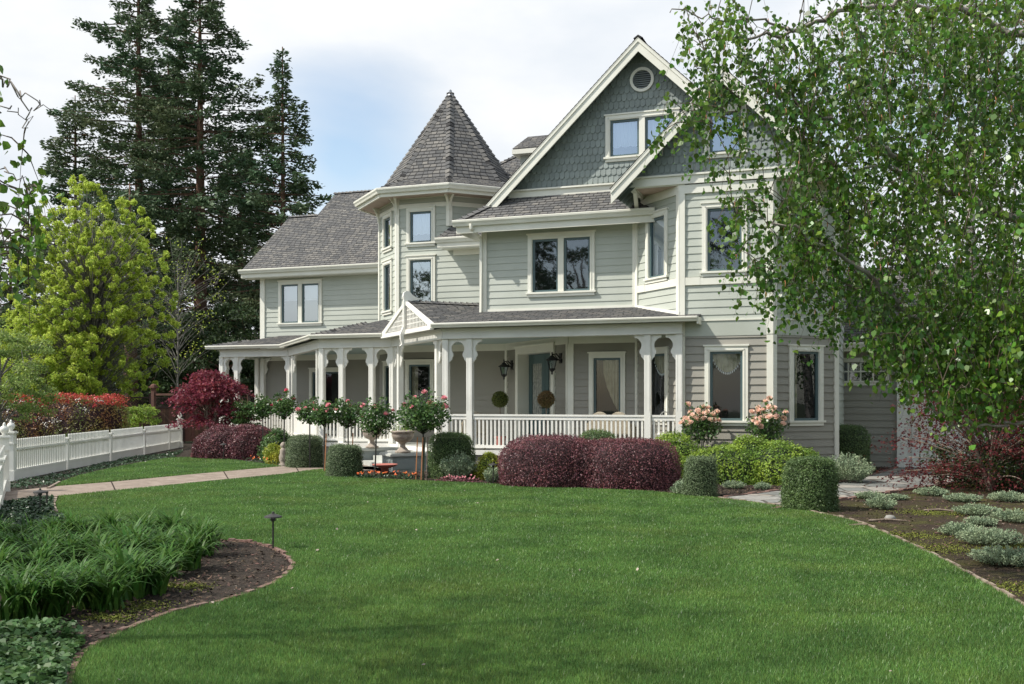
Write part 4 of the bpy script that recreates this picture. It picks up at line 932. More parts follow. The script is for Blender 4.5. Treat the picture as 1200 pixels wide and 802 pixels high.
leafmat('leaf_rose',(.05,.115,.032),(.09,.16,.04),.35,.2,.3,4)
leafmat('leaf_photinia',(.13,.20,.045),(.26,.09,.04),.35,.2,.45,1.1)
leafmat('leaf_red',(.60,.05,.055),(.42,.07,.045),.3,.3,.45,1)
leafmat('leaf_silver',(.30,.37,.22),(.20,.27,.17),.25,.15,.8,3)
leafmat('leaf_vinca',(.04,.085,.035),(.025,.055,.022),.4,.1,.35,3)
leafmat('leaf_sage',(.075,.155,.04),(.045,.105,.03),.3,.25,.5,2)
leafmat('leaf_lily',(.07,.165,.025),(.045,.115,.018),.35,.3,.5,1.2,.25)
leafmat('leaf_topiary',(.15,.17,.035),(.10,.13,.03)); leafmat('leaf_topiary_brown',(.24,.13,.06),(.15,.14,.045))
mat('petal_pink',(.72,.28,.32),.6,island=.15,trans=.3); mat('petal_peach',(.82,.52,.40),.6,(.85,.66,.55),12,island=.15,trans=.3); mat('petal_rose',(.70,.10,.18),.6,island=.2,trans=.3)
mat('petal_white',(.8,.78,.72),.6); mat('petal_orange',(.75,.16,.03),.6,island=.2); mat('stake',(.50,.22,.10),.8); mat('hub_dark',(.03,.028,.025),.5); mat('red_clay',(.45,.16,.12),.7,(.38,.12,.1),5)
mat('dead_wood',(.30,.24,.19),.9,(.16,.12,.09),10,.5)
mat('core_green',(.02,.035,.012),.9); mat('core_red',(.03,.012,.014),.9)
# ================================================ PLANTS
def shape_noise(P,f,amp,seed):
    rs=np.random.RandomState(seed); D=np.zeros(len(P))
    for k in range(5):
        w=rs.normal(size=3)*f*(1+k*.5); D+=np.sin(P@w+rs.rand()*6)/(1+k*.5)
    return D*amp
def clipped(name,label,cat,loc,rx,ry,h,mat_,leaf=.035,n=9000,boxy=3.0,rz=0,core='core_green',group=None,top=2.6,seed=1,noise=.02,lobes=None,par=None,fuzz=.042):
    """clipped bush: leaf shell over a superellipsoid body; lobes: [(dx,dy,rx,ry,h)]"""
    root=thing(name,label,cat,loc,rz,group)
    lobes=lobes or [(0,0,rx,ry,h)]; Vs=[]; Ns=[]
    cb=MB()
    areas=[l[2]*l[4]+l[2]*l[3] for l in lobes]; tot=sum(areas)
    allp=[]
    for li,(dx,dy,ax,ay,hh) in enumerate(lobes):
        m=int(n*areas[li]/tot); D=NP.normal(size=(m,3)); D[:,2]=abs(D[:,2])*1.0-.15*(NP.rand(m)<.3); D/=np.linalg.norm(D,axis=1)[:,None]
        # superellipse radius: horizontal exponent 2.2, vertical profile 'boxy'
        rh=(np.abs(D[:,0])**2.3+np.abs(D[:,1])**2.3)**(1/2.3); r=1/((rh**boxy+np.abs(np.clip(D[:,2],0,1))**boxy)**(1/boxy)+1e-6)
        P=D*r[:,None]; P[:,2]=np.clip(P[:,2],-.02,None)
        low=NP.rand(m)<.12; P[low,2]*=NP.rand(low.sum())
        nrm=P*np.array([1/ax,1/ay,1/hh]); Q=P*np.array([ax,ay,hh*.985]); 
        nd=D.copy(); nd[:,2]=np.where(np.abs(P[:,2])>.85,2,D[:,2]*.6); nd/=np.linalg.norm(nd,axis=1)[:,None]
        Q+=nd*(shape_noise(Q,3.2,noise,seed+li)+NP.normal(size=m)*fuzz*.6)[:,None]
        Q+=np.array([dx,dy,0]); Q[:,2]=np.clip(Q[:,2],.01,None)
        inside=np.zeros(m,bool)
        for lj,(ex,ey,bx_,by_,bh) in enumerate(lobes):
            if lj!=li: inside|=((np.abs((Q[:,0]-ex)/bx_)**2.3+np.abs((Q[:,1]-ey)/by_)**2.3)**(boxy/2.3)+np.abs(Q[:,2]/bh)**boxy)<.8
        Q=Q[~inside]; nd=nd[~inside]
        Vs.append(leaves(Q,leaf,DIA,nd,.75,.35))
        pr=[]; 
        for j in range(9):
            zz=j/8*.97; rr=max(0,(1-zz**boxy))**(1/boxy); pr.append((rr*.93,zz*hh*.95))
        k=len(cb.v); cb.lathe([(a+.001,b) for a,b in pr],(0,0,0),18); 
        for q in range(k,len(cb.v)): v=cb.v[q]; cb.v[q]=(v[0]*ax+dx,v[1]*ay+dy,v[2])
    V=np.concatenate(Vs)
    o=npmesh('foliage',V,4,mat_,root); cb.build('dark_core',[core],root,smooth=True)  # solid core, coloured dark to carry the shade inside the leaves
    return root
def gcount(): pass
def gpt(px,py): x,y=G(px,py); return (x,y,0)
LB='clipped burgundy loropetalum mound'
# burgundy mounds
def spanobj(pxa,pxb,py): 
    a=G(pxa,py); b=G(pxb,py); return a,b,math.hypot(a[0]-b[0],a[1]-b[1])
a,b,wd=spanobj(211,312,539); cx,cy=(a[0]+b[0])/2,(a[1]+b[1])/2+.8
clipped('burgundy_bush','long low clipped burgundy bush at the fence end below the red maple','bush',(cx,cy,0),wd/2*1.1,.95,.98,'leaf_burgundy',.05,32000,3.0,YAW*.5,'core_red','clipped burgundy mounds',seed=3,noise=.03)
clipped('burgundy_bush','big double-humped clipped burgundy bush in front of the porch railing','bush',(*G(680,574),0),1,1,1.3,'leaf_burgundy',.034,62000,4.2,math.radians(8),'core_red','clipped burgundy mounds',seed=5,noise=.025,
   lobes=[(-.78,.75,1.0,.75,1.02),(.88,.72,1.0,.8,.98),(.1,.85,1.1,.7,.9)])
# boxwood-like clipped bushes
for lab,px,py,dpx,h,m,lf,nn,bx_,nz_ in (
  ('grey-green clipped round bush at the left side of the steps, behind the path',354.5,549,42,.82,'leaf_box_grey',.026,16000,7,.015),
  ('small grey-green clipped drum-shaped bush on the lawn edge, right of the path end',402,560,39,.73,'leaf_box_grey',.026,15000,8,.012),
  ('dark green clipped bush with a silvery left side, right of the stone urn',528,562,50,.98,'leaf_box',.028,24000,6,.02),
  ('narrow grey-green clipped drum bush between the burgundy bush and the yellow-green hedge',824,583,35,.70,'leaf_box_grey',.024,18000,9,.012),
  ('largest dark green clipped drum bush at the corner of the flagstone walk',956,600,55,.80,'leaf_box',.025,36000,6.5,.018),
  ('smooth green clipped drum bush close to the garage wall',992,556,66,1.13,'leaf_box',.030,28000,6.5,.015)):
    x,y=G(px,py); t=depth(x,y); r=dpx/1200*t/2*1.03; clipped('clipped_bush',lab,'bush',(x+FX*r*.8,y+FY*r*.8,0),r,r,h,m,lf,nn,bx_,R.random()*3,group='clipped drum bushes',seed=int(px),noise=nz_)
x,y=at(700,22.6); clipped('clipped_bush','flat green clipped bush peeping over the double burgundy bush','bush',(x,y,0),.56,.45,1.10,'leaf_box',.03,12000,3,0,group='clipped drum bushes',seed=77)
x,y=at(788,22.6); clipped('clipped_bush','loose fresh green bush between the burgundy bush and the right porch post','bush',(x,y,0),.55,.45,.92,'leaf_spirea',.045,9000,2.6,0,group=None,seed=78,noise=.06,fuzz=.08)
# yellow-green hedge
x,y=at(884,21.8); clipped('yellow_green_hedge','bright yellow-green leafy hedge under the peach roses by the bay window','hedge',(x,y,0),1.4,.65,.98,'leaf_spirea',.05,26000,3.2,math.radians(4),seed=80,noise=.04,fuzz=.07,
   lobes=[(-.55,0,.85,.6,.74),(.55,.05,.85,.6,.80),(-.1,.25,.5,.4,.93)])
x,y=at(790,21.4); clipped('yellow_green_bush','small yellow-green bush tucked behind the narrow clipped drum bush','bush',(x,y,0),.42,.4,.62,'leaf_spirea',.05,6000,2.2,seed=81,noise=.06,fuzz=.07)
x,y=at(573,22.8); clipped('golden_bush','small golden yellow bush left of the double burgundy bush','bush',(x,y,0),.28,.27,.55,'leaf_gold',.045,4200,2.2,seed=82,noise=.05,fuzz=.05)
x,y=at(322,28.5); clipped('golden_bush','golden yellow bush between the long burgundy bush and the clipped round bush','bush',(x,y,0),.30,.3,.45,'leaf_gold',.06,5200,2.1,seed=83,noise=.07,fuzz=.07)
x,y=at(328,30); clipped('green_shrub','dark green shrub under the pink roses at the left porch corner','bush',(x,y,0),.50,.5,.80,'leaf_rose',.06,5200,2.1,seed=84,noise=.07,fuzz=.08)

def ptube(mb,a,b,r0,r1,sag=0,n=5,k=6):
    a=Vector(a);b=Vector(b); P=[a.lerp(b,i/k)+Vector((0,0,sag*math.sin(math.pi*i/k))) for i in range(k+1)]; mb.tube(P,[r0+(r1-r0)*i/k for i in range(k+1)],n)
# loose silvery plants
def sprig_plant(name,label,cat,loc,r,h,m,n=260,leaf=.03,group=None,stem='dead_wood',per=16):
    root=thing(name,label,cat,loc,R.random()*6,group); C_=[];A=[]; mb=MB()
    for i in range(n):
        a=NP.rand()*6.283; q=np.sqrt(NP.rand()); bx_,by_=.35*r*q*math.cos(a),.35*r*q*math.sin(a); tx,ty=r*q*math.cos(a),r*q*math.sin(a); tz=h*(1-.45*q*q)*NP.uniform(.7,1.1)
        if i%6==0: ptube(mb,(bx_,by_,0),(tx,ty,tz),.004,.002,0,3,2)
        t=NP.uniform(.25,1,per)[:,None]; P=np.array([[bx_,by_,0]])*(1-t)+np.array([[tx,ty,tz]])*t; C_.append(P+NP.normal(size=P.shape)*leaf*.5); d=np.array([tx-bx_,ty-by_,tz]); A.append(np.tile(d/np.linalg.norm(d),(per,1))+NP.normal(size=(per,3))*.5)
    P=np.concatenate(C_); P[:,2]=np.clip(P[:,2],.01,None); npmesh('foliage',leaves(P,leaf*1.5,DIA[:,[1,0,2]],None,1,.3,np.concatenate(A)),4,m,root); mb.build('stems',[stem],root)
    return root
sprig_plant('silver_shrub','large loose silver-grey lavender shrub between the dark clipped bush and the golden bush','shrub',gpt(536,563),.42,.62,'leaf_silver',330,.03)
sprig_plant('silver_shrub','small silvery tuft beside the left end of the double burgundy bush','shrub',gpt(578,566),.24,.36,'leaf_silver',160,.028)
sprig_plant('silver_shrub','grey brown-stemmed lavender shrub spreading below the drum bush near the garage','shrub',gpt(992,566),.62,.62,'leaf_silver',420,.03)
sprig_plant('silver_shrub','small silver tuft at the foot of the narrow clipped drum bush','shrub',gpt(800,580),.24,.28,'leaf_silver',150,.028)
for i,(px,py,r,h,lab) in enumerate(((860,573,.26,.16,'pale green silver tuft along the near side of the yellow-green hedge, left one'),(893,574,.20,.14,'pale green silver tuft along the near side of the yellow-green hedge, right one'),
  (1020,585,.30,.14,'pale green cushion on the brick border of the walk, left one'),(1032,597,.28,.22,'round silver-grey cushion nearest the large drum bush'),(1050,586,.24,.10,'thin pale cushion in the middle of the brick border'),
  (1092,581,.34,.16,'pale green cushion below the garage end of the walk'),(1128,588,.36,.14,'flat pale cushion in the middle of the mossy bed, back'),(1146,604,.40,.17,'dusty green cushion in the middle of the mossy bed'),
  (1182,588,.38,.18,'dusty green cushion at the far right edge of the bed'),(1126,628,.34,.17,'silver cushion left of the widest one'),(1160,638,.46,.20,'widest silver-grey cushion in the mossy bed'),(1192,612,.40,.18,'dusty green cushion above the widest silver one'),(1180,662,.42,.19,'white-grey cushion nearest the camera, at the right lawn edge'),(1150,616,.25,.13,'small silver cushion in the centre of the group'))):
    sprig_plant('silver_cushion',lab,'plant',gpt(px,py),r*.95,h,'leaf_silver' if i%3 else 'leaf_pale_s' if 'leaf_pale_s' in MAT else 'leaf_silver',int(230*r/.3),.020,'silver ground plants in the right bed' if i>1 else None,per=14)

# ---- roses
def bloom_mesh(r,m):
    mb=MB()
    for ring,(k,rr,z,t) in enumerate(((6,1.0,0,.35),(5,.72,.18,.75),(4,.42,.3,1.1))):
        for i in range(k):
            a=2*math.pi*(i+.5*ring)/k+R.uniform(-.2,.2); c,s=math.cos(a),math.sin(a); w=.62*rr
            q=lambda u,v,h:((c*u-s*v)*r,(s*u+c*v)*r,h*r)
            mb.face([q(.08,-.12,z-.2),q(rr*.75,-w,z+t*.35),q(rr,0,z+t*.6),q(rr*.75,w,z+t*.35),q(.08,.12,z-.2)])
    me=mb.build('rose_bloom',[m]); d=me.data; bpy.data.objects.remove(me); return d
BL={(k,m):bloom_mesh(k*1.25,m) for k in (.045,.062) for m in ('petal_pink','petal_rose','petal_peach')}
def standard_rose(label,px,t,zc,rr,hh,mm='petal_pink',nb=8,stemlean=0,stake=None,nl=900,cat='rose tree',zb=0,single=True,top=.75):
    x,y=at(px,t); root=thing('standard_rose',label,cat,(x,y,zb),0,'standard rose trees by the porch' if single else None); mb=MB(); z0=zc-hh*.55
    if single: ptube(mb,(stemlean,0,0),(0,0,z0),.020,.016,0,7,5)
    C_=[]; tips=[]
    base=Vector((0,0,z0)) if single else Vector((0,0,.02))
    for i in range(30):
        a=i*2.4; q=math.sqrt((i+.5)/30); tp=Vector((rr*q*math.cos(a),rr*q*math.sin(a),zc+hh*.5*math.sqrt(max(0,1-q*q))*R.uniform(.5,1.25)*(1 if R.random()<.72 else -.7))); tips.append(tp)
        ptube(mb,base,tp,.008,.003,.02,4,4)
        if i%3==0: 
            P=tp+Vector((R.uniform(-.06,.06),R.uniform(-.06,.06),R.uniform(.08,.2))); ptube(mb,tp,P,.003,.002,0,3,2); C_.append(np.array([P])+NP.normal(size=(5,3))*.03); tips.append(P)
    mb.build('stem',['bark_grey' if not single else 'hub_dark'],root)
    D=NP.normal(size=(nl,3)); D/=np.linalg.norm(D,axis=1)[:,None]; P=D*(NP.rand(nl)**.45)[:,None]*np.array([rr,rr,hh*.5]); P+=shape_noise(P,6,.035,int(px))[:,None]*D; P[:,2]+=zc
    for tp in tips: C_.append(np.array(tp)+NP.normal(size=(9,3))*.05)
    P=np.concatenate([P]+C_); npmesh('foliage',leaves(P,.062,OVATE,(0,-.2,.6),.8,.35),6,'leaf_rose',root)
    up=[q for q in tips if q.z>zc+ (0 if top>.5 else -.2)]; R.shuffle(up)
    for q in up[:nb]:
        d=bpy.data.objects.new('rose_bloom',BL[(.062 if (nb>12 or R.random()<.4) else .045,mm)]); COL.objects.link(d); d.parent=root; d.location=q*1.04 if False else (q.x*1.05,q.y*1.05,q.z+.02); d.rotation_euler=(R.uniform(.2,1.0),R.uniform(-.4,.4),R.uniform(-.6,.9))
    if stake:
        for i,(dx,mt) in enumerate(stake):
            m=MB(); m.beam((dx,-.05,0),(dx+.04,-.04,.95),.022,.022); m.build('stake',[mt],root)
    return root
standard_rose('standard rose at the left porch corner, its head partly behind the red maple',308,30.5,1.50,.30,.50,'petal_rose',3)
standard_rose('standard rose in front of the left porch corner with two bright pink blooms',333,29.6,1.55,.36,.60,'petal_rose',4)
standard_rose('leftmost standard rose in front of the white solid rail panel, above the round clipped bush',363,26.5,1.42,.36,.52,'petal_pink',4)
standard_rose('standard rose between the two grey clipped bushes with a bloom cluster on top',380,25.2,1.38,.34,.50,'petal_pink',5,0,[(.04,'stake')])
standard_rose('standard rose with several pink blooms in front of the white balusters',408,25.6,1.38,.38,.56,'petal_pink',7,0,[(.12,'stake')])
standard_rose('standard rose with a round dark head in front of the far stone urn',441,23.2,1.30,.40,.62,'petal_pink',5,-.04)
standard_rose('biggest standard rose, beside the steps, tied to orange stakes, pink blooms on top',496,22.6,1.42,.60,.74,'petal_pink',9,.0,[(-.16,'stake'),(-.03,'stake'),(.02,'core_green'),(.09,'dead_wood')],2100)
standard_rose('peach rose bush full of blooms in front of the right porch corner post',821,22.9,1.16,.44,.66,'petal_peach',44,0,None,1100,'rose bush',0,False)
standard_rose('peach rose bush with loose blooms between the two bay windows',898,22.7,1.16,.42,.72,'petal_peach',26,0,None,1000,'rose bush',0,False)
# small flowering edging
def flowers(name,label,pxs,m,spread,n,leafm='leaf_vinca',h=.12):
    root=thing(name,label,'flower bed',gpt(*pxs[len(pxs)//2]),0); ox,oy,_=root.location; P=[];Q=[]
    for px,py in pxs:
        x,y=G(px,py); k=NP.normal(size=(n,3))*np.array([spread,spread*.6,.03])+np.array([x-ox,y-oy,h*.5]); k[:,2]=np.clip(k[:,2],.01,h); P.append(k); j=NP.normal(size=(max(2,n//26),3))*np.array([spread,spread*.6,.02])+np.array([x-ox,y-oy,h+.03]); Q.append(j)
    npmesh('foliage',leaves(np.concatenate(P),.05,DIA,(0,0,1),.8),4,leafm,root); Q=np.concatenate(Q); Q=np.repeat(Q,5,0)+NP.normal(size=(len(Q)*5,3))*.012; npmesh('petals',leaves(Q,.05,DIA,(0,-.5,1),.6),4,m,root)
    return root
flowers('bedding_flowers','orange and white bedding flowers along the bed edge under the standard roses',[(422,562),(436,561),(450,562),(464,562),(478,563)],'petal_orange',.16,130)
flowers('bedding_flowers','low orange and white flowers between the long burgundy bush and the clipped round bush',[(298,541),(308,543),(318,544),(328,545)],'petal_orange',.2,100)
flowers('pink_groundcover','low pink flowering plants at the lawn edge below the silver shrub',[(522,565),(532,566),(544,566),(554,566)],'petal_pink',.13,110,'leaf_burgundy',.09)
# dish, ornament, urns
x,y=G(451,556); t=thing('clay_dish','shallow red clay dish on a stand between the rose tree and the step pedestal','dish',(x,y,0)); m=MB(); m.lathe([(.10,.02),(.09,.14),(.27,.20),(.31,.235),(.30,.245),(.25,.215),(.02,.20)],(0,0,0),24); m.build('dish',['red_clay'],t,smooth=True)
x,y=G(332,546); t=thing('garden_statue','small weathered stone figure standing by the path in front of the golden bush','statue',(x,y,0)); m=MB(); m.lathe([(.11,0),(.12,.05),(.07,.07),(.10,.14),(.11,.24),(.09,.34),(.10,.42),(.06,.47),(.04,.49),(.07,.52),(.075,.57),(.05,.62),(.02,.64)],(0,0,0),12,wob=lambda a,j:1+.1*math.sin(3*a+j)); m.lathe([(.13,0),(.13,.04),(.10,.045)],(0,0,-.01),14); m.build('figure',['urn_stone'],t,smooth=True)
def urn(label,px,t,z,s):
    x,y=at(px,t); r=thing('stone_urn',label,'urn',(x,y,z),0,'stone urns on the step pedestals'); m=MB(); P=[(.17,0),(.17,.04),(.13,.05),(.10,.09),(.06,.13),(.055,.19),(.09,.22),(.16,.25),(.22,.31),(.245,.38),(.235,.42),(.27,.44),(.28,.47),(.25,.475),(.22,.44)]
    m.lathe([(a*s,b*s) for a,b in P],(0,0,0),24,wob=lambda a,j:1+(.035*math.sin(12*a) if 7<=j<=10 else 0)); m.build('bowl',['urn_stone'],r,smooth=True)
    C_=NP.normal(size=(220,3))*np.array([.13,.13,.06])*s+np.array([0,0,.55*s]); npmesh('plants',leaves(C_,.05,DIA,(0,0,1),1),4,'leaf_spirea',r)
    C_=NP.normal(size=(60,3))*np.array([.15,.15,.05])*s+np.array([0,0,.58*s]); npmesh('petals',leaves(C_,.045,DIA,(0,-.4,1),1),4,'petal_white',r)
urn('large weathered stone urn with white flowers on the near step pedestal',472,25.5,.46,1.15)
urn('stone urn on the far step pedestal, left of the steps',436,28.2,.46,1.05)
# topiary balls by the door
for lab,px,tt,m1 in (('green topiary ball in a pot left of the front door','586',27.2,'leaf_topiary'),('brownish topiary ball in a pot before the front door','640',25.9,'leaf_topiary_brown')):
    x,y=at(float(px),tt); r=thing('topiary_ball',lab,'topiary',(x,y,DK),0,'pair of topiary balls at the front door'); m=MB(); m.lathe([(.11,0),(.15,.24),(.165,.25),(.16,.29),(.13,.27)],(0,0,0),14); m.build('pot',['red_clay'],r); m=MB(); m.tube([(0,0,.25),(.01,0,.6),(0,0,1.12)],.014,6); m.build('stem',['dead_wood'],r)
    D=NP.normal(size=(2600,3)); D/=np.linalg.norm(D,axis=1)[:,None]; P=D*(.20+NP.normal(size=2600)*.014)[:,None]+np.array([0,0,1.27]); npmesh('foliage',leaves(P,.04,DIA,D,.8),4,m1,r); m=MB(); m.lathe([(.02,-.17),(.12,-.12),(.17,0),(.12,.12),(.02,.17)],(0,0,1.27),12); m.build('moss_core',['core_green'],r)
# porch chairs
mat('wicker',(.50,.44,.33),.8,(.36,.31,.23),60,.6,90); mat('cushion',(.55,.50,.40),.95,(.50,.45,.36),3)
def porch_chair(label,px,t,rz):
    x,y=at(px,t); r=thing('porch_chair',label,'chair',(x,y,DK),rz,'wicker chairs on the porch')
    for sx in (-1,1):
        for sy in (-1,1): m=MB(); m.box(sx*.27-.025,sx*.27+.025,sy*.25-.025,sy*.25+.025,0,.36); m.build('leg',['wicker'],r)
        m=MB(); m.tube([(sx*.29,-.28,.36),(sx*.3,-.28,.58),(sx*.3,0,.62),(sx*.3,.26,.66)],.03,8); m.build('arm',['wicker'],r)
    m=MB(); m.bevbox(-.3,.3,-.3,.3,.3,.38,.02); m.build('seat_frame',['wicker'],r); m=MB(); m.bevbox(-.26,.26,-.28,.24,.38,.5,.04); m.build('cushion',['cushion'],r)
    m=MB(); pts=[(.32*math.cos(a),.42+.55*math.sin(a)**.8) for a in [math.pi*i/14 for i in range(15)]]; m.prism(pts,lambda p:(p[0],.24,p[1]),lambda p:(p[0]*.96,.32,p[1]-.01)); m.build('backrest',['wicker'],r,smooth=False)
porch_chair('wicker porch chair with a rounded back left of the door, behind the first balusters',556,26.2,math.radians(200)); porch_chair('wicker chair under the draped porch window, left one of the pair',706,24.9,math.radians(0)+math.pi); porch_chair('wicker chair under the draped porch window, right one of the pair',728,24.75,math.pi)
x,y=at(781,23.9); r=thing('white_chair','white metal chair with an arched back at the right end of the porch','chair',(x,y,DK),.4)
for sx in (-1,1):
    for sy in (-1,1): m=MB(); m.tube([(sx*.2,sy*.2,0),(sx*.18,sy*.18,.44)],.014,6); m.build('leg',['white_paint'],r)
m=MB(); m.lathe([(.23,.43),(.24,.46),(.2,.47)],(0,0,0),18); m.build('seat',['white_paint'],r)
m=MB(); m.tube([(.2*math.cos(a),.2,.46+.52*math.sin(a)) for a in [math.pi*i/12 for i in range(13)]],.013,6)
for k in (-2,-1,0,1,2): m.tube([(k*.06,.2,.46),(k*.06,.2,.46+.52*math.sqrt(max(0,1-(k*.06/.2)**2)))],.006,5)
m.build('backrest',['white_paint'],r)
# ---- fence
pA=Vector((-17.96,17.3,0)); pB=Vector((-24.9,31.9,0)); fd=(pB-pA).normalized(); LF=(pB-pA).length; fn=Vector((fd.y,-fd.x,0))
def picket_panel(root,o,a,b,e=False):
    """pickets between distances a and b along fd from o"""
    m=MB(); n=int((b-a)/.118); st=(b-a)/n
    F=Fr((o.x,o.y),(o.x+fdv.x,o.y+fdv.y))
    for k in range(n):
        u=a+st*(k+.5); F.box(m,u-.026,u+.026,-.010,.010,.24,.885+R.uniform(-.004,.004)); m.prism([(u-.026,.885),(u+.026,.885),(u+.016,.91),(u-.016,.91)],lambda p:F.p(p[0],-.012,p[1]),lambda p:F.p(p[0],.012,p[1]))
    F.box(m,a,b,-.045,-.012,.66,.72); F.box(m,a,b,.012,.035,.66,.71); F.box(m,a,b,-.045,.03,.2,.245)
    m.build('picket_panel',['white_paint'],root,(root.location.x,root.location.y,0))
    m=MB(); F.box(m,a,b,-.03,.02,0,.2); m.build('base_board',['white_paint'],root,(root.location.x,root.location.y,0))
def fpost(root,o,u,big=False):
    p=o+fdv*u; L_=root.location; m=MB(); s=.085 if big else .055; h=1.04 if big else .78
    F=Fr((p.x,p.y),(p.x+fdv.x,p.y+fdv.y)); F.box(m,-s,s,-s,s,0,h); 
    if big: F.box(m,-s-.02,s+.02,-s-.02,s+.02,0,.22); F.box(m,-s-.015,s+.015,-s-.015,s+.015,.80,.83)
    F.box(m,-s-.03,s+.03,-s-.03,s+.03,h,h+.03); F.box(m,-s-.01,s+.01,-s-.01,s+.01,h+.03,h+.05)
    q=m.build('fence_post',['white_paint'],root,(L_.x,L_.y,0))
    if big:
        m=MB(); m.lathe([(.05,h+.05),(.035,h+.075),(.075,h+.12),(.085,h+.165),(.06,h+.215),(.025,h+.24),(.03,h+.26),(.008,h+.30)],(p.x,p.y,0),16); m.build('finial',['white_paint'],q,(L_.x,L_.y,0),smooth=True)
fence=thing('picket_fence','white picket fence with solid base board, running from gate post to burgundy bush','fence',(pA.x,pA.y,0)); fdv=fd
us=[0,3.6,7.3,11.0,14.4,LF]
for i in range(5): picket_panel(fence,pA,us[i]+.09,us[i+1]-.09)
for i,u in enumerate(us): fpost(fence,pA,u,i in (0,5))
gdv=Vector((*at(5,19.6),0)); fdv=(Vector((*at(-38,8.0),0))-gdv).normalized()
fence2=thing('picket_fence','near section of the white picket fence at the left picture edge, beyond the path','fence',(gdv.x,gdv.y,0))
LN=11.5; u2=[0,3.5,7,10.5]
for a,b in zip(u2,u2[1:]): picket_panel(fence2,gdv,a+.09,b-.09)
for i,u in enumerate(u2): fpost(fence2,gdv,u,i==0)
# ---- dark stained board fence and its lamp post
mat('stained_wood',(.115,.05,.03),.8,(.045,.022,.015),1.6,.4,20,island=.25); mat('stained_dark',(.05,.025,.018),.8,(.03,.015,.012),2,.4,20)
x0,y0=at(100,43); x1_,y1_=at(330,43); F=Fr((x0,y0),(x1_,y1_)); wf=thing('wood_fence','dark brown stained board fence with a lattice top behind the red maple','fence',(x0,y0,0))
k=0
for s in range(6):
    a=F.L*s/6; b=F.L*(s+1)/6; m=MB(); u=a+.06
    while u<b-.1: F.box(m,u,u+.135,-.01,.012+.004*R.random(),.05,1.45); u+=.14
    m.build('board_panel',['stained_wood'],wf,(x0,y0,0)); m=MB(); F.box(m,a,b,-.03,.03,1.45,1.53); F.box(m,a,b,-.03,.03,1.86,1.92)
    u=a
    while u<b-.3: m.beam(F.p(u,0,1.53),F.p(u+.33,0,1.86),.02,.02); m.beam(F.p(u+.33,.02,1.53),F.p(u,.02,1.86),.02,.02); u+=.12
    m.build('lattice_top',['stained_dark'],wf,(x0,y0,0)); m=MB(); F.box(m,a-.06,a+.06,-.06,.06,0,2.0); F.box(m,a-.08,a+.08,-.08,.08,2.0,2.04); m.build('fence_post',['stained_dark'],wf,(x0,y0,0))
x,y=at(180,40); t=thing('wooden_post','rust-brown wooden post with a cap standing in front of the dark board fence','post',(x,y,0)); m=MB(); m.box(-.07,.07,-.07,.07,0,2.25); m.box(-.13,.13,-.13,.13,2.25,2.32); m.lathe([(.13,2.32),(.10,2.38),(.02,2.42)],(0,0,0),8); m.beam((0,0,2.0),(1.0,0,2.0),.06,.08); m.build('post',['stained_wood'],t)
# ---- path lights
def path_light(label,px,py,h=.45):
    x,y=G(px,py); r=thing('path_light',label,'garden light',(x,y,0),0,'low garden path lights'); m=MB(); m.tube([(0,0,0),(0,0,h-.05)],.011,8); m.build('stem',['hub_dark'],r)
    m=MB(); m.lathe([(.02,h-.06),(.032,h-.05),(.03,h-.012),(.105,h-.016),(.10,h),(.05,h+.018),(.018,h+.03),(.014,h+.05),(.0,h+.055)],(0,0,0),20); m.build('lamp_cap',['hub_dark'],r,smooth=False)
path_light('black path light at the tip of the lily bed on the lawn edge',320,645,.40); path_light('black path light in the ground cover at the left, near the gate',47,604,.36); path_light('black path light in front of the long burgundy bush',262,540,.48); path_light('black path light in front of the silver tuft by the double burgundy bush',578,568,.42)
x,y=G(55,597); t=thing('short_stake','short black pipe stub in the ground cover beside the path light','stake',(x,y,0)); m=MB(); m.tube([(0,0,0),(0,0,.28)],.015,8); m.lathe([(.02,.26),(.022,.29)],(0,0,0),8); m.build('pipe',['hub_dark'],t)
# ---- daylilies
def lily_variant(seed):
    rs=np.random.RandomState(seed); V=[]
    for i in range(95):
        a=rs.rand()*6.283; L_=rs.uniform(.38,.62); w=rs.uniform(.012,.019); e=rs.uniform(1.15,1.55); cu=rs.uniform(1.3,2.9); p=np.array([rs.normal()*.05,rs.normal()*.05,0.]); K=7; pts=[p]
        for k in range(K): 
            q=pts[-1]+np.array([math.cos(a)*math.cos(e),math.sin(a)*math.cos(e),math.sin(e)])*L_/K; e-=cu/K*(.5+k/K); pts.append(q)
        s=np.array([-math.sin(a),math.cos(a),0])
        for k in range(K):
            w0=w*(1-(k/K)**2.2); w1=w*(1-((k+1)/K)**2.2)+.0008
            V.append([pts[k]-s*w0,pts[k+1]-s*w1,pts[k+1]+s*w1,pts[k]+s*w0])
    V=np.array(V); V[:,:,2]=np.clip(V[:,:,2],.005,None); o=npmesh('leaves',V,4,'leaf_lily'); d=o.data; bpy.data.objects.remove(o)
    # weld each strap so that it reads as one blade
    return d
LV=[lily_variant(s) for s in (1,2,3,4,5,6,7)]
lp=[(22,728,1.15,'daylily clump at the left picture edge, nearest the camera'),(62,722,1.1,'big daylily clump in the near left row, second from the picture edge'),(150,702,1.15,'daylily clump overhanging the bare soil, front of the bed'),(178,696,1.0,'daylily clump right behind the soil patch with moss'),(222,668,.95,'small daylily clump nearest the bare tip of the bed'),(238,652,1.0,'rightmost daylily clump beside the lawn')]
rowname=['back row by the ground cover','third row from the back','middle row','second row from the front','front row beside the sage-green ground cover']
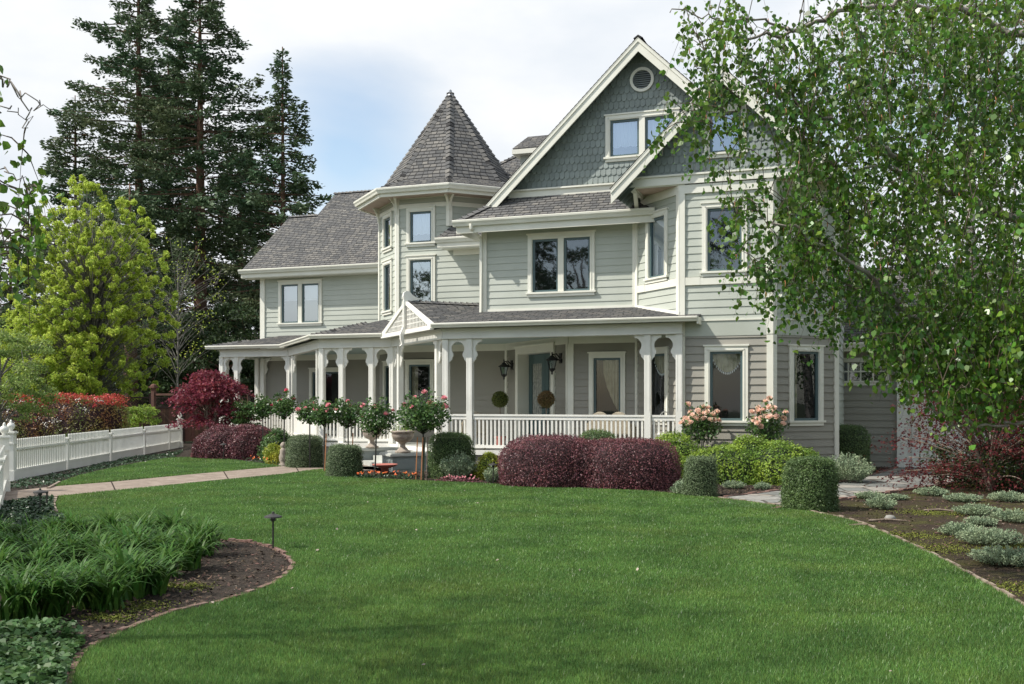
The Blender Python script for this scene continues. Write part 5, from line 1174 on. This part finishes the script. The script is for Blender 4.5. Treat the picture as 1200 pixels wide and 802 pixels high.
bk=[(0,690),(45,684),(95,690),(120,672),(10,662),(60,658),(110,655),(160,664),(190,654),(215,645),(30,640),(80,638),(130,640),(170,638),(205,636),(-20,715),(240,642),(150,655),(100,712),(-5,642),(125,716),(30,700),(75,700),(195,676),(85,668),(135,680),(50,672),(20,655),(140,647),(95,640),(60,640),(185,662),(35,666),(-20,690),(-30,660)]
for i,(px,py,s,lab) in enumerate(lp+[(a,b,R.uniform(.85,1.1),None) for a,b in bk]):
    r=thing('daylily_clump',lab or 'green daylily clump in the packed %s of the left bed, %s'%(('back rows' if py<650 else 'middle rows' if py<675 else 'front rows'),('left part' if px<50 else 'centre' if px<130 else 'right part')),'plant',(G(px,py)[0],G(px,py)[1],0),R.random()*6,'daylily clumps in the left bed'); r.scale=(s,s,s*R.uniform(.9,1.08)); o=bpy.data.objects.new('leaves',LV[i%7]); COL.objects.link(o); o.parent=r
# ---- ground cover stuff
def cover(name,label,poly,n,m,leaf,h=.07,cat='ground cover',shape=DIA):
    p=np.array(poly); P=NP.uniform(p.min(0),p.max(0),(n*3,2)); P=P[inpoly(P,poly)][:n]; hh=h*(.5+.5*np.sin(P[:,0]*5+np.sin(P[:,1]*7)))*.6+h*.3; C_=np.column_stack([P,hh*NP.rand(len(P))**.6+.01]); o=npmesh(name,leaves(C_,leaf,shape,(0,0,1),.55,.35),len(shape),m); return tag(o,label,cat,None,'stuff')
cover('ground_cover','dark trailing ground cover between the gate post, the path and the lily bed',Gs([(-60,640),(-40,600),(8,592),(63,585),(62,602),(75,612),(40,640)]),14000,'leaf_vinca',.06,.12)
cover('ground_cover','dark ground cover strip along the base of the picket fence',Gs([(8,576),(58,570.5),(75,563.5),(100,556),(150,545),(205,537),(215,530),(150,538),(60,559),(8,569)]),12000,'leaf_vinca',.06,.10)
cover('broadleaf_ground_cover','broad-leaved green ground cover filling the bottom left corner',Gs([(-90,735),(60,742),(95,748),(98,762),(84,780),(74,815)])+[(-2.1,3.5),(-6,3.0)],16000,'leaf_sage',.052,.14,shape=OVATE)
def chips(name,label,poly,n,m,s0=.02,s1=.06):
    p=np.array(poly); P=NP.uniform(p.min(0),p.max(0),(n*4,2)); P=P[inpoly(P,poly)][:n]; C_=np.column_stack([P,NP.uniform(.008,.03,len(P))]); o=npmesh(name,leaves(C_,(s0+s1)/2,DIA,(0,0,1),.35,.6),4,m); return tag(o,label,'mulch',None,'stuff')
mat('chips',(.08,.05,.033),.9,island=.7); mat('chips_light',(.32,.27,.22),.9,island=.4); mat('moss',(.13,.15,.02),.95,island=.4)
chips('bark_mulch','loose bark chips and clods on the right bed soil',rightbed[:14]+rightbed[14:],16000,'chips'); chips('bark_mulch','loose bark chips scattered on the soil of the lily bed',leftbed,16000,'chips'); chips('bark_mulch','bark chips on the bed soil along the house',frontbed,12000,'chips')
chips('pale_litter','pale twigs and petals fallen on the right bed soil',rightbed,900,'chips_light',.02,.05); chips('pale_litter','few pale fallen petals on the lily bed soil',leftbed,220,'chips_light',.01,.03)
def mosspatch(label,cs,n):
    P=[]
    for px,py,r in cs: x,y=G(px,py); k=NP.normal(size=(n,2))*np.array([r,r*.7])+np.array([x,y]); P.append(k)
    P=np.concatenate(P); C_=np.column_stack([P,NP.uniform(.005,.02,len(P))]); tag(npmesh('moss',leaves(C_,.022,DIA,(0,0,1),.6),4,'moss'),label,'moss',None,'stuff')
mosspatch('yellow-green moss between the silver cushions in the right bed',[(1090,602,.3),(1060,628,.3),(1110,645,.35),(1185,690,.3),(1170,600,.5),(1140,570,.5),(1195,640,.3)],1700); mosspatch('moss patches on the bare lily bed soil',[(215,688,.15),(160,712,.18),(130,725,.12)],900)
for i,(px,py,l,a,lab) in enumerate(((1040,612,.55,.3,'grey stick lying left in the right bed'),(1010,618,.35,.1,'pale strip of bark near the lawn edge by the drum bush'),(1152,611,.5,-.2,'pale stick lying behind the widest silver cushion'),(1100,600,.45,.15,'thin grey stick in the middle of the right bed'))):
    x,y=G(px,py); m=MB(); ca,sa=math.cos(a),math.sin(a); m.tube([(-l/2*ca,-l/2*sa,.02),(0,.02,.035),(l/2*ca,l/2*sa,.02)],[.018,.02,.01],6); o=m.build('fallen_stick',['dead_wood']); o.location=(x,y,0); tag(o,lab,'stick')
x,y=G(1043,610); m=MB(); m.lathe([(.05,0),(.075,.03),(.05,.07),(.01,.08)],(0,0,0),9,wob=lambda a,j:1+.2*math.sin(2*a+j)); o=m.build('garden_stone',['flagstone'],smooth=True); o.location=(x,y,0); tag(o,'single grey stone on the soil between the drum bush and the silver cushions','stone')
x,y=G(1101,571); m=MB(); m.tube([(-.1,0,.05),(0,0,.1),(.08,.02,.2)],[.07,.06,.03],8); o=m.build('wood_stump',['dead_wood']); o.location=(x,y,0); tag(o,'short dark log end on the brick border of the flagstone walk','log')

P=NP.uniform((-9,4),(5,19),(1500,2)); P=P[inpoly(P,lawn)][:40]; tag(npmesh('fallen_leaves',leaves(np.column_stack([P,np.full(len(P),.045)]),.035,OVATE,(0,0,1),.4,.4),6,'chips_light'),'few pale fallen leaves scattered over the lawn','leaves',None,'stuff')
# ================================================ TREES
def conifer(name,label,px,t,top_py,rad,mat_='leaf_redwood',dens=1.0,bare=.0,bw=.45,seed=1,group=None,zlow=1.5,gap=.16,taper=.9,leaf=.26):
    rs=np.random.RandomState(seed); x,y=at(px,t); Hh=Z(top_py,t); root=thing(name,label,'tree',(x,y,0),0,group)
    mb=MB(); mb.tube([(0,0,-.1),(0.05,0,Hh*.3),(0,.05,Hh*.6),(0,0,Hh)],[bw,bw*.72,bw*.42,.03],9); mb.build('trunk',['bark'],root,smooth=True)
    C_=[];A=[];br=MB(); z=zlow; ang=rs.rand()*6
    while z<Hh-.3:
        h=z/Hh; base=rad*min(1,(1-h)**taper*1.15+.03)*(.82+.18*math.sin(z*1.3+seed)+.14*math.sin(z*.5+seed*2)); nb=4 if h>.15 else 3
        for k in range(nb):
            ang+=2.4+rs.normal()*.3
            if rs.rand()<gap: continue
            L_=base*rs.uniform(.55,1.18); d=np.array([math.cos(ang),math.sin(ang),0]); rise=rs.uniform(-.15,.35)-.10*(1-h); K=max(3,int(L_/.45))
            pts=[np.array([0,0,z])+d*L_*q+np.array([0,0,1])*(rise*L_*q-.16*L_*q*q+.10*L_*q**3) for q in np.linspace(0,1,K+1)]
            if L_>.8: br.tube(pts,[.05*(1-.85*i/K)+.008 for i in range(K+1)],3)
            sd=np.array([-d[1],d[0],0]); m=int(max(10,L_*44*dens)); q=rs.uniform(.22,1.03,m)**.75; wv=(1.03-q)*L_*.34+.12; s=rs.uniform(-1,1,m)
            P=np.array([np.interp(q,np.linspace(0,1,K+1),[p[j] for p in pts]) for j in range(3)]).T; P=P+sd[None,:]*(s*wv)[:,None]; P[:,2]-=abs(s)*wv*.35+rs.rand(m)*.3; P+=rs.normal(size=P.shape)*.10
            C_.append(P); A.append(d[None,:]*.7+sd[None,:]*(np.sign(s)*.6)[:,None]+rs.normal(size=(m,3))*.35)
        z+=.34+.012*(Hh-z)*.5
    P=np.concatenate(C_); AA=np.concatenate(A); npmesh('crown',leaves(P,leaf,DIA[:,[1,0,2]]*np.array([.8,1,1]),(0,0,.5),1,.45,AA),4,mat_,root); br.build('branches',['bark'],root)
    return root
G1='tall redwoods behind the garden'
conifer('redwood_tree','tallest bare-stemmed redwood with its top outside the picture, second from left',162,62,-90,5.6,'leaf_redwood',1.3,seed=2,group=G1,gap=.16,taper=.5,bw=.42)
conifer('redwood_tree','broadest dark redwood in the middle of the tall group',234,60,-40,7.6,'leaf_redwood',1.6,seed=3,group=G1,taper=.62,gap=.12,bw=.5)
conifer('redwood_tree','slim pointed redwood standing apart just left of the house roof',331,58,55,4.6,'leaf_redwood',1.4,seed=4,group=G1,taper=.72,gap=.08,bw=.3)
conifer('redwood_tree','smaller brownish redwood behind the yellow-green tree, leftmost of the tall group',88,64,112,6.6,'leaf_redwood',1.2,seed=5,group=G1,taper=.7,gap=.12,bw=.32)
conifer('redwood_tree','redwood filling the gap between the broad redwood and the slim pointed one',282,68,170,5.8,'leaf_redwood',1.5,seed=6,group=G1,taper=.6,gap=.08,bw=.4)
conifer('redwood_tree','redwood behind the bare-stemmed one, its top hidden in the group',197,70,60,6.8,'leaf_redwood',1.2,seed=8,group=G1,taper=.62,gap=.1,bw=.4)
conifer('redwood_tree','dark low conifer at the left picture edge behind the hanging leaves',12,66,275,4.6,'leaf_redwood',1.2,seed=7,group=G1,taper=.6,gap=.1,bw=.3)
conifer('redwood_tree','thick red-barked redwood right behind the dark board fence',152,52,215,4.2,'leaf_redwood',.9,seed=9,group=G1,taper=.6,gap=.25,zlow=5.5,bw=.48)
def blobtree(name,label,px,t,z0,z1,r,m,n,leaf,seed,trunk='bark_grey',tw=.16,clump=60,cat='tree',group=None,sparse=.35,shape=DIA,ry=None,lim=None,up=False,low=None,limbs=26,cl=.42,xyz=None):
    """tree with trunk, limbs reaching into clumps, and leaves scattered round the clumps"""
    rs=np.random.RandomState(seed); x,y=xyz or at(px,t); root=thing(name,label,cat,(x,y,0),rs.rand()*6,group); zc=(z0+z1)/2; hz=(z1-z0)/2; mb=MB()
    mb.tube([(0,0,-.1),(.03,0,z0*.6+.3),(-.04,.05,zc),(0,0,z1-hz*.5)],[tw,tw*.85,tw*.55,tw*.15],8)
    D=rs.normal(size=(clump,3)); D/=np.linalg.norm(D,axis=1)[:,None]; Q=D*(rs.uniform(.15,1,clump)**(.42 if not up else .62))[:,None]*np.array([r,ry or r,hz])
    prof=np.sqrt(np.clip(1-((Q[:,2]+hz*.25)/(hz*1.3))**2,.05,1)) ; Q[:,2]+=zc
    C_=[];A=[]; per=n//clump
    for i in range(clump):
        q=Q[i]; 
        if i<limbs or up: 
            zb=max(z0*.5,min(q[2]-hz*.3-.2,zc)); b=np.array([0,0,zb]); ptube(mb,b,q,(tw*.28 if not up else tw*.13),.006,.12*r*.3,5,5)
        s=cl*r*rs.uniform(.55,1.0)*(.55 if not up else .4); P=rs.normal(size=(per,3)); P/=np.linalg.norm(P,axis=1)[:,None]; P*=(rs.rand(per)**.5)[:,None]*np.array([s,s,s*(.55 if not up else 1.1)]); C_.append(P+q)
        if i%2==0:
            for k in range(4): e=q+rs.normal(size=3)*s*.6; ptube(mb,q,e,.012,.004,0,3,2)
    P=np.concatenate(C_); npmesh('crown',leaves(P,leaf,shape,(0,0,.8),.9,.4),len(shape),m,root); mb.build('trunk',[trunk],root,smooth=True)
    return root
blobtree('spring_green_tree','full yellow-green tree in fresh leaf in front of the redwoods',108,44,.4,Z(205,44),3.5,'leaf_lime',120000,.115,21,'bark_grey',.15,1200,limbs=70,cl=.13,up=True)
blobtree('spring_green_tree','low yellow-green tree beside the taller one, above the red hedge left end',45,42,.8,Z(372,42),2.6,'leaf_lime',20000,.12,22,'bark_grey',.10,200,cl=.28,up=True)
blobtree('pale_green_tree','soft pale green tree at the left picture edge, above the hedge',0,33,.6,Z(372,33),1.9,'leaf_pale',12000,.09,23,'bark_grey',.10,90,cl=.4)
blobtree('bare_tree','thin grey tree almost without leaves between the yellow-green tree and the house',208,50,3,Z(265,50),2.6,'leaf_lime',900,.10,24,'bark_grey',.045,90,limbs=90,cl=.5)
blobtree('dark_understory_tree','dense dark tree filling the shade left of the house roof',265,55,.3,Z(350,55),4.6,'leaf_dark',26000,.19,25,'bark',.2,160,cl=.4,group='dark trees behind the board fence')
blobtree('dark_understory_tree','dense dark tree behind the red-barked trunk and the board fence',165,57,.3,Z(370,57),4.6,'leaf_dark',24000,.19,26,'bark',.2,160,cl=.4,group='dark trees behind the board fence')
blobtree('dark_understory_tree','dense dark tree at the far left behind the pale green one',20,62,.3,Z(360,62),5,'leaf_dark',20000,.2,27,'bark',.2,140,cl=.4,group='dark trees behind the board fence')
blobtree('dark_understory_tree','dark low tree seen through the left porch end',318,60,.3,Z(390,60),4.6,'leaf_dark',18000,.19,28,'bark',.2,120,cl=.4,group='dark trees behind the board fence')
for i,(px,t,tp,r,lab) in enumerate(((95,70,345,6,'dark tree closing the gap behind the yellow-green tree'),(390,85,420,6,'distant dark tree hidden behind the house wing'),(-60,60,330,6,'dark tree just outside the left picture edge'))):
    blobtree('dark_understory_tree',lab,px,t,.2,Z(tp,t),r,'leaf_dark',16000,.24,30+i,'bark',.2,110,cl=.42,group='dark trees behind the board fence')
blobtree('green_shrub','dark green shrub with a few yellow leaves against the board fence',160,39,.0,1.7,.75,'leaf_spirea',7000,.08,41,'bark',.03,60,'bush',cl=.8)
blobtree('green_shrub','light green shrub between the red maple and the left porch post',287,33,.5,1.9,.45,'leaf_rose',5200,.07,42,'bark',.03,50,'bush',cl=.9)
# photinia hedge
x,y=at(62,37.5); hd=clipped('photinia_hedge','long green hedge with red young growth along its top, behind the picket fence','hedge',(x,y,0),2.75,.8,1.80,'leaf_photinia',.075,26000,5.5,math.radians(10),'core_red',seed=90,noise=.05,fuzz=.09,lobes=[(-1.5,0,2.4,.8,1.72),(1.1,0,1.75,.8,1.84)])
P=NP.uniform((-3.6,-.7,1.62),(2.75,.6,1.98),(5200,3)); P[:,2]+=shape_noise(P,2,.05,3)-.12*(np.abs(P[:,0]+.3)/3.2)**4; npmesh('red_tips',leaves(P,.08,DIA,(0,0,.5),1,.4),4,'leaf_red',hd)
P=np.concatenate([NP.normal(size=(16,3))*.07+np.array([NP.uniform(-3.3,2.6),-.82+NP.rand()*.1,NP.uniform(.9,1.8)]) for _ in range(22)]); npmesh('blossom',leaves(P,.05,DIA,(0,-1,.5),1),4,'petal_white',hd)
# red maples: layered fans of small leaves
def maple(label,px,t,zb,zt,r,m,n,seed,leaf=.085,tiers=70):
    rs=np.random.RandomState(seed); x,y=at(px,t); root=thing('red_maple',label,'tree',(x,y,0),0,'red japanese maples'); mb=MB(); C_=[];A=[]
    for k in range(4): a=k*1.6; ptube(mb,(0,0,0),(.22*r*math.cos(a),.22*r*math.sin(a),zb+(zt-zb)*.35),.05,.03,.05,6,5)
    for i in range(tiers):
        h=rs.rand()**.8; a=rs.rand()*6.283; q=math.sqrt(max(.06,1-(h*.98)**2.2))*rs.uniform(.35,1.0); c=np.array([r*q*math.cos(a),r*q*math.sin(a),zb+(zt-zb)*h]); o=np.array([.3*c[0],.3*c[1],zb+(c[2]-zb)*.5]); ptube(mb,o,c,.018,.005,.05,4,4); 
        per=n//tiers; d=np.array([math.cos(a),math.sin(a),-.35]); s=r*.23; P=rs.normal(size=(per,3))*np.array([s,s,s*.28])*.75; P=P+c; rad=np.hypot(P[:,0]-c[0],P[:,1]-c[1]); P[:,2]-=rad*.35; C_.append(P); A.append(np.tile(d,(per,1))+rs.normal(size=(per,3))*.6)
    STAR=np.array([(0,0,0),(.12,.35,0),(.42,.5,.02),(.14,.55,0),(0,1,-.05),(-.14,.55,0),(-.42,.5,.02),(-.12,.35,0)])-np.array([0,.5,0])
    P=np.concatenate(C_); npmesh('crown',leaves(P,leaf,STAR,(0,0,.7),.8,.35,np.concatenate(A)),8,m,root); mb.build('trunk',['dead_wood'],root,smooth=True)
maple('rounded dark red japanese maple behind the long burgundy bush',247,33.5,1.0,Z(434,33),1.18,'leaf_maple',9500,51,.12,90)
maple('spreading dark red japanese maple in front of the garage door at the right',1160,20.0,.25,Z(405,20.0),1.7,'leaf_maple_dark',21000,52,.07,230)
blobtree('green_shrub','dark leafy shrub under the right red maple beside the walk',1160,20.5,.0,.95,1.3,'leaf_dark',7000,.06,53,'bark',.03,60,'bush',cl=.5)
blobtree('green_shrub','dark green shrub at the right picture edge behind the mossy bed',1240,20,.0,1.5,1.4,'leaf_spirea',6000,.06,54,'bark',.03,60,'bush',cl=.5)

# ---- birches: explicit limbs, then hanging twigs in the crown volume tied to the nearest limb
def birch(name,label,loc,limbs,regions,mleaf='leaf_birch',seed=1,leaf=.055,per=15,tw=.5,seedpts=None,group=None,trunks=None,catkins=0,cone=None):
    rs=np.random.RandomState(seed); root=thing(name,label,'tree',loc,0,group); L0=np.array(loc); mb=MB()
    for pts,r0,r1 in trunks or []:
        mb.tube([np.array(p)-L0 for p in pts],list(np.linspace(r0,r1,len(pts))),9)
    mb.build('trunk',['birch_bark'],root,smooth=True)
    lb=MB(); nodes=[]
    for pts,r0,r1 in limbs:
        P=np.array(pts); t=np.linspace(0,len(P)-1,len(P)*5); Q=np.array([np.interp(t,range(len(P)),P[:,j]) for j in range(3)]).T; Q[1:-1]+=rs.normal(size=Q[1:-1].shape)*.025
        lb.tube([q-L0 for q in Q],list(np.linspace(r0,r1,len(Q))),6); nodes.append(Q)
    for pts,r0,r1 in trunks or []:
        P=np.array(pts); t=np.linspace(.6,len(P)-1,len(P)*3); nodes.append(np.array([np.interp(t,range(len(P)),P[:,j]) for j in range(3)]).T)
    nodes=np.concatenate(nodes); ex=[nodes]
    anchors=[]
    for poly,t0,t1,n in regions:
        p=np.array(poly,float); Q=rs.uniform(p.min(0),p.max(0),(n*4,2)); Q=Q[inpoly(Q,poly)][:n]; tt=rs.uniform(t0,t1,len(Q))
        for (px,py),t in zip(Q,tt): x,y=at(px,t); anchors.append((x,y,Z(py,t)))
    anchors=np.array(anchors); 
    d=np.array([np.min(np.linalg.norm(nodes-a,axis=1)) for a in anchors]); order=np.argsort(d)
    tb=MB(); C_=[];A=[];K=[]
    nd=nodes
    buf=np.zeros((len(nd)+len(order)*2+10,3)); buf[:len(nd)]=nd; cnt=len(nd)
    for oi in order:
        a=anchors[oi]; dd=np.linalg.norm(buf[:cnt]-a+np.array([0,0,.15]),axis=1); j=int(np.argmin(dd)); b=buf[j]; D=dd[j]
        mid=(a+b)/2+np.array([0,0,.10*D]); 
        if D>.06: tb.tube([b-L0,mid-L0,a-L0],[.004+.004*min(D,1.2),.004+.002*min(D,1),.0025],4)
        if D>.25: buf[cnt]=mid; cnt+=1
        buf[cnt]=a; cnt+=1
        # hanging twig
        Lt=tw*rs.uniform(.5,1.2); dirh=(a-b)*np.array([1,1,0]); nrm=np.linalg.norm(dirh)+1e-6; dirh=dirh/nrm; s=rs.uniform(.1,.5); q=np.linspace(0,1,6)
        pts=np.array([a+dirh*Lt*s*t+np.array([0,0,-Lt*(.25*t+.75*t*t)*(1-.3*s)]) for t in q])
        tb.tube([p-L0 for p in pts[::2]]+[pts[-1]-L0],[.0028,.002,.0015,.001],3)
        k=per; u=rs.uniform(0,1,k); P=np.array([np.interp(u,q,pts[:,j]) for j in range(3)]).T+rs.normal(size=(k,3))*leaf*.75; C_.append(P); ax=rs.normal(size=(k,3))*.55+np.array([0,0,-.9]); A.append(ax)
        if rs.rand()<catkins: K.append((pts[rs.randint(1,5)]-L0))
    tb.build('twigs',['twig'],root); lb.build('limbs',['birch_limb'],root,smooth=True)
    P=np.concatenate(C_)-L0; npmesh('foliage',leaves(P,leaf,OVATE,None,1,.5,np.concatenate(A)),6,mleaf,root)
    if K:
        kb=MB()
        for p in K: kb.tube([p,p+np.array([.005,0,-.03]),p+np.array([0,.004,-.06])],[.004,.005,.002],4)
        kb.build('catkins',['stake'],root)['kind']='stuff'
    return root
mat('twig',(.10,.075,.055),.8); mat('birch_limb',(.40,.36,.32),.8,(.13,.11,.09),5,.4,30)
def P3(px,py,t): x,y=at(px,t); return (x,y,Z(py,t))
bx0=P3(1330,700,10.5); bl=(bx0[0],bx0[1],0)
front=[([P3(1330,560,10.5),P3(1260,500,10.6),P3(1197,452,10.6),P3(1162,432,10.6),P3(1125,406,10.5),P3(1085,380,10.4),P3(1050,359,10.3),P3(1015,320,10.1),P3(960,285,9.9),P3(905,262,9.6)],.055,.012),
 ([P3(1330,330,10.5),P3(1260,290,10.7),P3(1185,255,10.8),P3(1127,230,10.8),P3(1085,211,10.8),P3(1040,180,10.7),P3(985,150,10.6),P3(916,109,10.4),P3(880,90,10.2)],.055,.012),
 ([P3(1085,211,10.8),P3(1040,197,10.6),P3(990,203,10.4),P3(955,211,10.2),P3(925,222,10)],.02,.007),
 ([P3(1330,120,10.5),P3(1240,60,10.6),P3(1150,20,10.7),P3(1060,5,10.7),P3(980,14,10.6),P3(930,38,10.4),P3(870,45,10.2),P3(820,50,10)],.045,.008),
 ([P3(930,38,10.4),P3(900,25,10.2),P3(840,20,10),P3(785,15,9.9)],.014,.005),
 ([P3(1330,480,10.5),P3(1270,490,10.2),P3(1200,498,10),P3(1160,500,9.9),P3(1130,495,9.8),P3(1090,478,9.7)],.022,.007),
 ([P3(1330,420,10.5),P3(1260,405,10.7),P3(1200,408,10.8),P3(1150,418,10.8),P3(1110,430,10.6),P3(1060,425,10.3),P3(1010,400,10.1)],.02,.006),
 ([P3(1200,380,11),P3(1130,330,11.2),P3(1080,300,11.2),P3(1030,262,11.1),P3(985,240,11)],.02,.006),
 ([P3(1330,220,10.5),P3(1250,150,11.2),P3(1190,110,11.4),P3(1120,85,11.4),P3(1050,60,11.2),P3(990,75,11)],.03,.008)]
sil=[(790,8),(830,4),(880,-20),(960,-40),(1260,-40),(1260,445),(1170,465),(1105,462),(1060,440),(1015,412),(985,385),(950,362),(905,345),(868,308),(842,290),(828,262),(850,240),(845,200),(800,190),(772,165),(775,120),(800,95),(812,60),(790,30)]
dense=[(955,30),(1010,-40),(1260,-40),(1260,430),(1130,435),(1050,405),(995,360),(965,325),(940,290),(935,240),(930,170),(925,110)]
birch('birch_tree','big drooping birch at the right whose leafy branches hang across the house',bl,front,[(sil,9.4,11.6,190),(dense,9.2,12.2,1080),([(900,30),(960,0),(960,330),(915,280)],9.4,11.2,90),([(850,225),(935,225),(990,320),(990,375),(915,345),(865,300)],9.4,11.2,80),([(1255,-300),(1800,-250),(1800,380),(1255,430)],9.0,13,520),([(1010,385),(1260,395),(1260,470),(1120,462),(1050,440)],9.0,11,190),
   ([(775,4),(880,-10),(930,60),(900,140),(845,150),(782,150),(790,110),(815,70),(785,25)],9.6,10.8,95),([(985,350),(1120,340),(1260,350),(1260,440),(1130,445),(1060,420)],9.2,11,170)],
   seed=61,leaf=.050,per=22,tw=.55,trunks=[([(bl[0],bl[1],-.1),(bl[0]+.05,bl[1],2.5),(bl[0]-.05,bl[1]+.05,6),(bl[0]-.3,bl[1]+.1,9.5)],.16,.05)],catkins=.25,group='birches at the right of the garden')
b2=at(1172,22.0); Bt=lambda px,py,t=22.0:P3(px,py,t+(7 if t<20 else 0))
back=[([Bt(1137,300),Bt(1080,230,14.8),Bt(1020,160,14.5),Bt(960,110,14.2),Bt(925,90,14)],.04,.01),([Bt(1137,200),Bt(1190,140,15.3),Bt(1250,80,15.5)],.04,.01),([Bt(1137,100),Bt(1070,30,15.2),Bt(1000,-20,15)],.03,.01),([Bt(1137,330),Bt(1190,290,15),Bt(1250,270,15)],.03,.01),([Bt(1137,360),Bt(1070,330,14.6),Bt(1010,330,14.2)],.025,.008)]
birch('birch_tree','white-barked birch with an upright trunk standing behind the drooping branches',(b2[0],b2[1],0),back,[([(985,70),(1000,-40),(1280,-40),(1280,440),(1150,440),(1060,400),(1010,330),(1000,200)],19.5,24,1000)],
   seed=62,leaf=.075,per=18,tw=.9,trunks=[([(b2[0],b2[1],-.1),Bt(1160,480),Bt(1142,380),Bt(1137,280),Bt(1138,120),Bt(1134,-60)],.15,.06)],group='birches at the right of the garden')
# birch overhead at the left: trunk outside the picture, sprays hanging into it
lx,ly=-8.2,4.2; 
l1=[([(lx,ly,3.4),(-6.9,4.9,4.4),(-5.6,5.2,4.6),P3(-60,60,6.0),P3(-10,88,6.0),P3(18,105,6.0),P3(28,125,6.0),P3(33,150,6.0)],.013,.003),([P3(-10,88,6.0),P3(20,105,6.0),P3(45,125,6.0),P3(63,137,6.0)],.006,.002),
    ([P3(-60,150,5.8),P3(-5,192,5.8),P3(20,210,5.8),P3(38,222,5.8)],.006,.002),([P3(-60,100,6.1),P3(0,128,6.1),P3(20,135,6.1),P3(34,142,6.1)],.006,.002),([(lx,ly,2.6),(-6.6,4.9,3.2),P3(-80,180,5.8),P3(-60,150,5.8),P3(-60,100,6.1)],.012,.005),([(lx+.3,ly,5),(-6.6,5.2,6.3),(-4.6,5.9,6.9),(-2.6,6.3,7.0),(-1.0,6.6,6.8)],.022,.006),([(lx+.3,ly,5),(-6.8,3.6,6.2),(-4.8,3.2,7.0),(-3,3.4,7.4)],.02,.006)]
br_=birch('birch_tree','birch at the left edge with thin sprays of leaves hanging into the sky',(lx,ly,0),l1,[([(-5,130),(30,140),(52,165),(50,235),(40,290),(30,250),(25,200),(0,160)],5.7,6.3,14),([(-30,190),(8,210),(12,290),(0,330),(-30,330)],5.6,6.2,16),([(-120,-60),(-12,60),(-8,120),(-120,200)],5.4,6.6,60),([(-700,-500),(-60,-420),(-40,40),(-700,200)],5.2,8.0,420),([(15,240),(45,250),(48,300),(30,330)],5.8,6.2,5)],
   seed=63,leaf=.050,per=9,tw=.35,trunks=[([(lx,ly,-.1),(lx,ly+.1,2.5),(lx+.3,ly,5),(lx+.5,ly+.2,7.5)],.09,.008)])
# trees in the street behind the viewpoint: reflected in the panes, shading the near lawn
for i,(xx,yy,z0,z1,r,lab) in enumerate(((-17,-9,3.0,12.5,4.5,'broad street tree behind the viewpoint, mirrored in the porch windows'),(-7.5,-14,3.0,14.5,4.6,'tall street tree behind the viewpoint, mirrored in the upper windows'),(4,-13,2.6,11.5,4.2,'street tree behind the viewpoint, mirrored in the bay windows'),(-27,-4,2,11,4.5,'street tree at the far left behind the gate'),(-9.5,-3.2,3.6,9.2,2.6,'small open tree left of the viewpoint that dapples the near lawn'),(-5.2,-4.2,4.0,9.0,2.2,'second open tree near the viewpoint that dapples the near lawn'),(13,-10,2,10,4,'street tree at the far right behind the viewpoint'))):
    blobtree('street_tree',lab,0,0,z0,z1,r,'leaf_dark' if i!=4 else 'leaf_birch',9000 if i not in (4,5) else 3600,.22 if i not in (4,5) else .16,70+i,'bark',.2,90,cl=.4,group='street trees behind the viewpoint',xyz=(xx,yy))
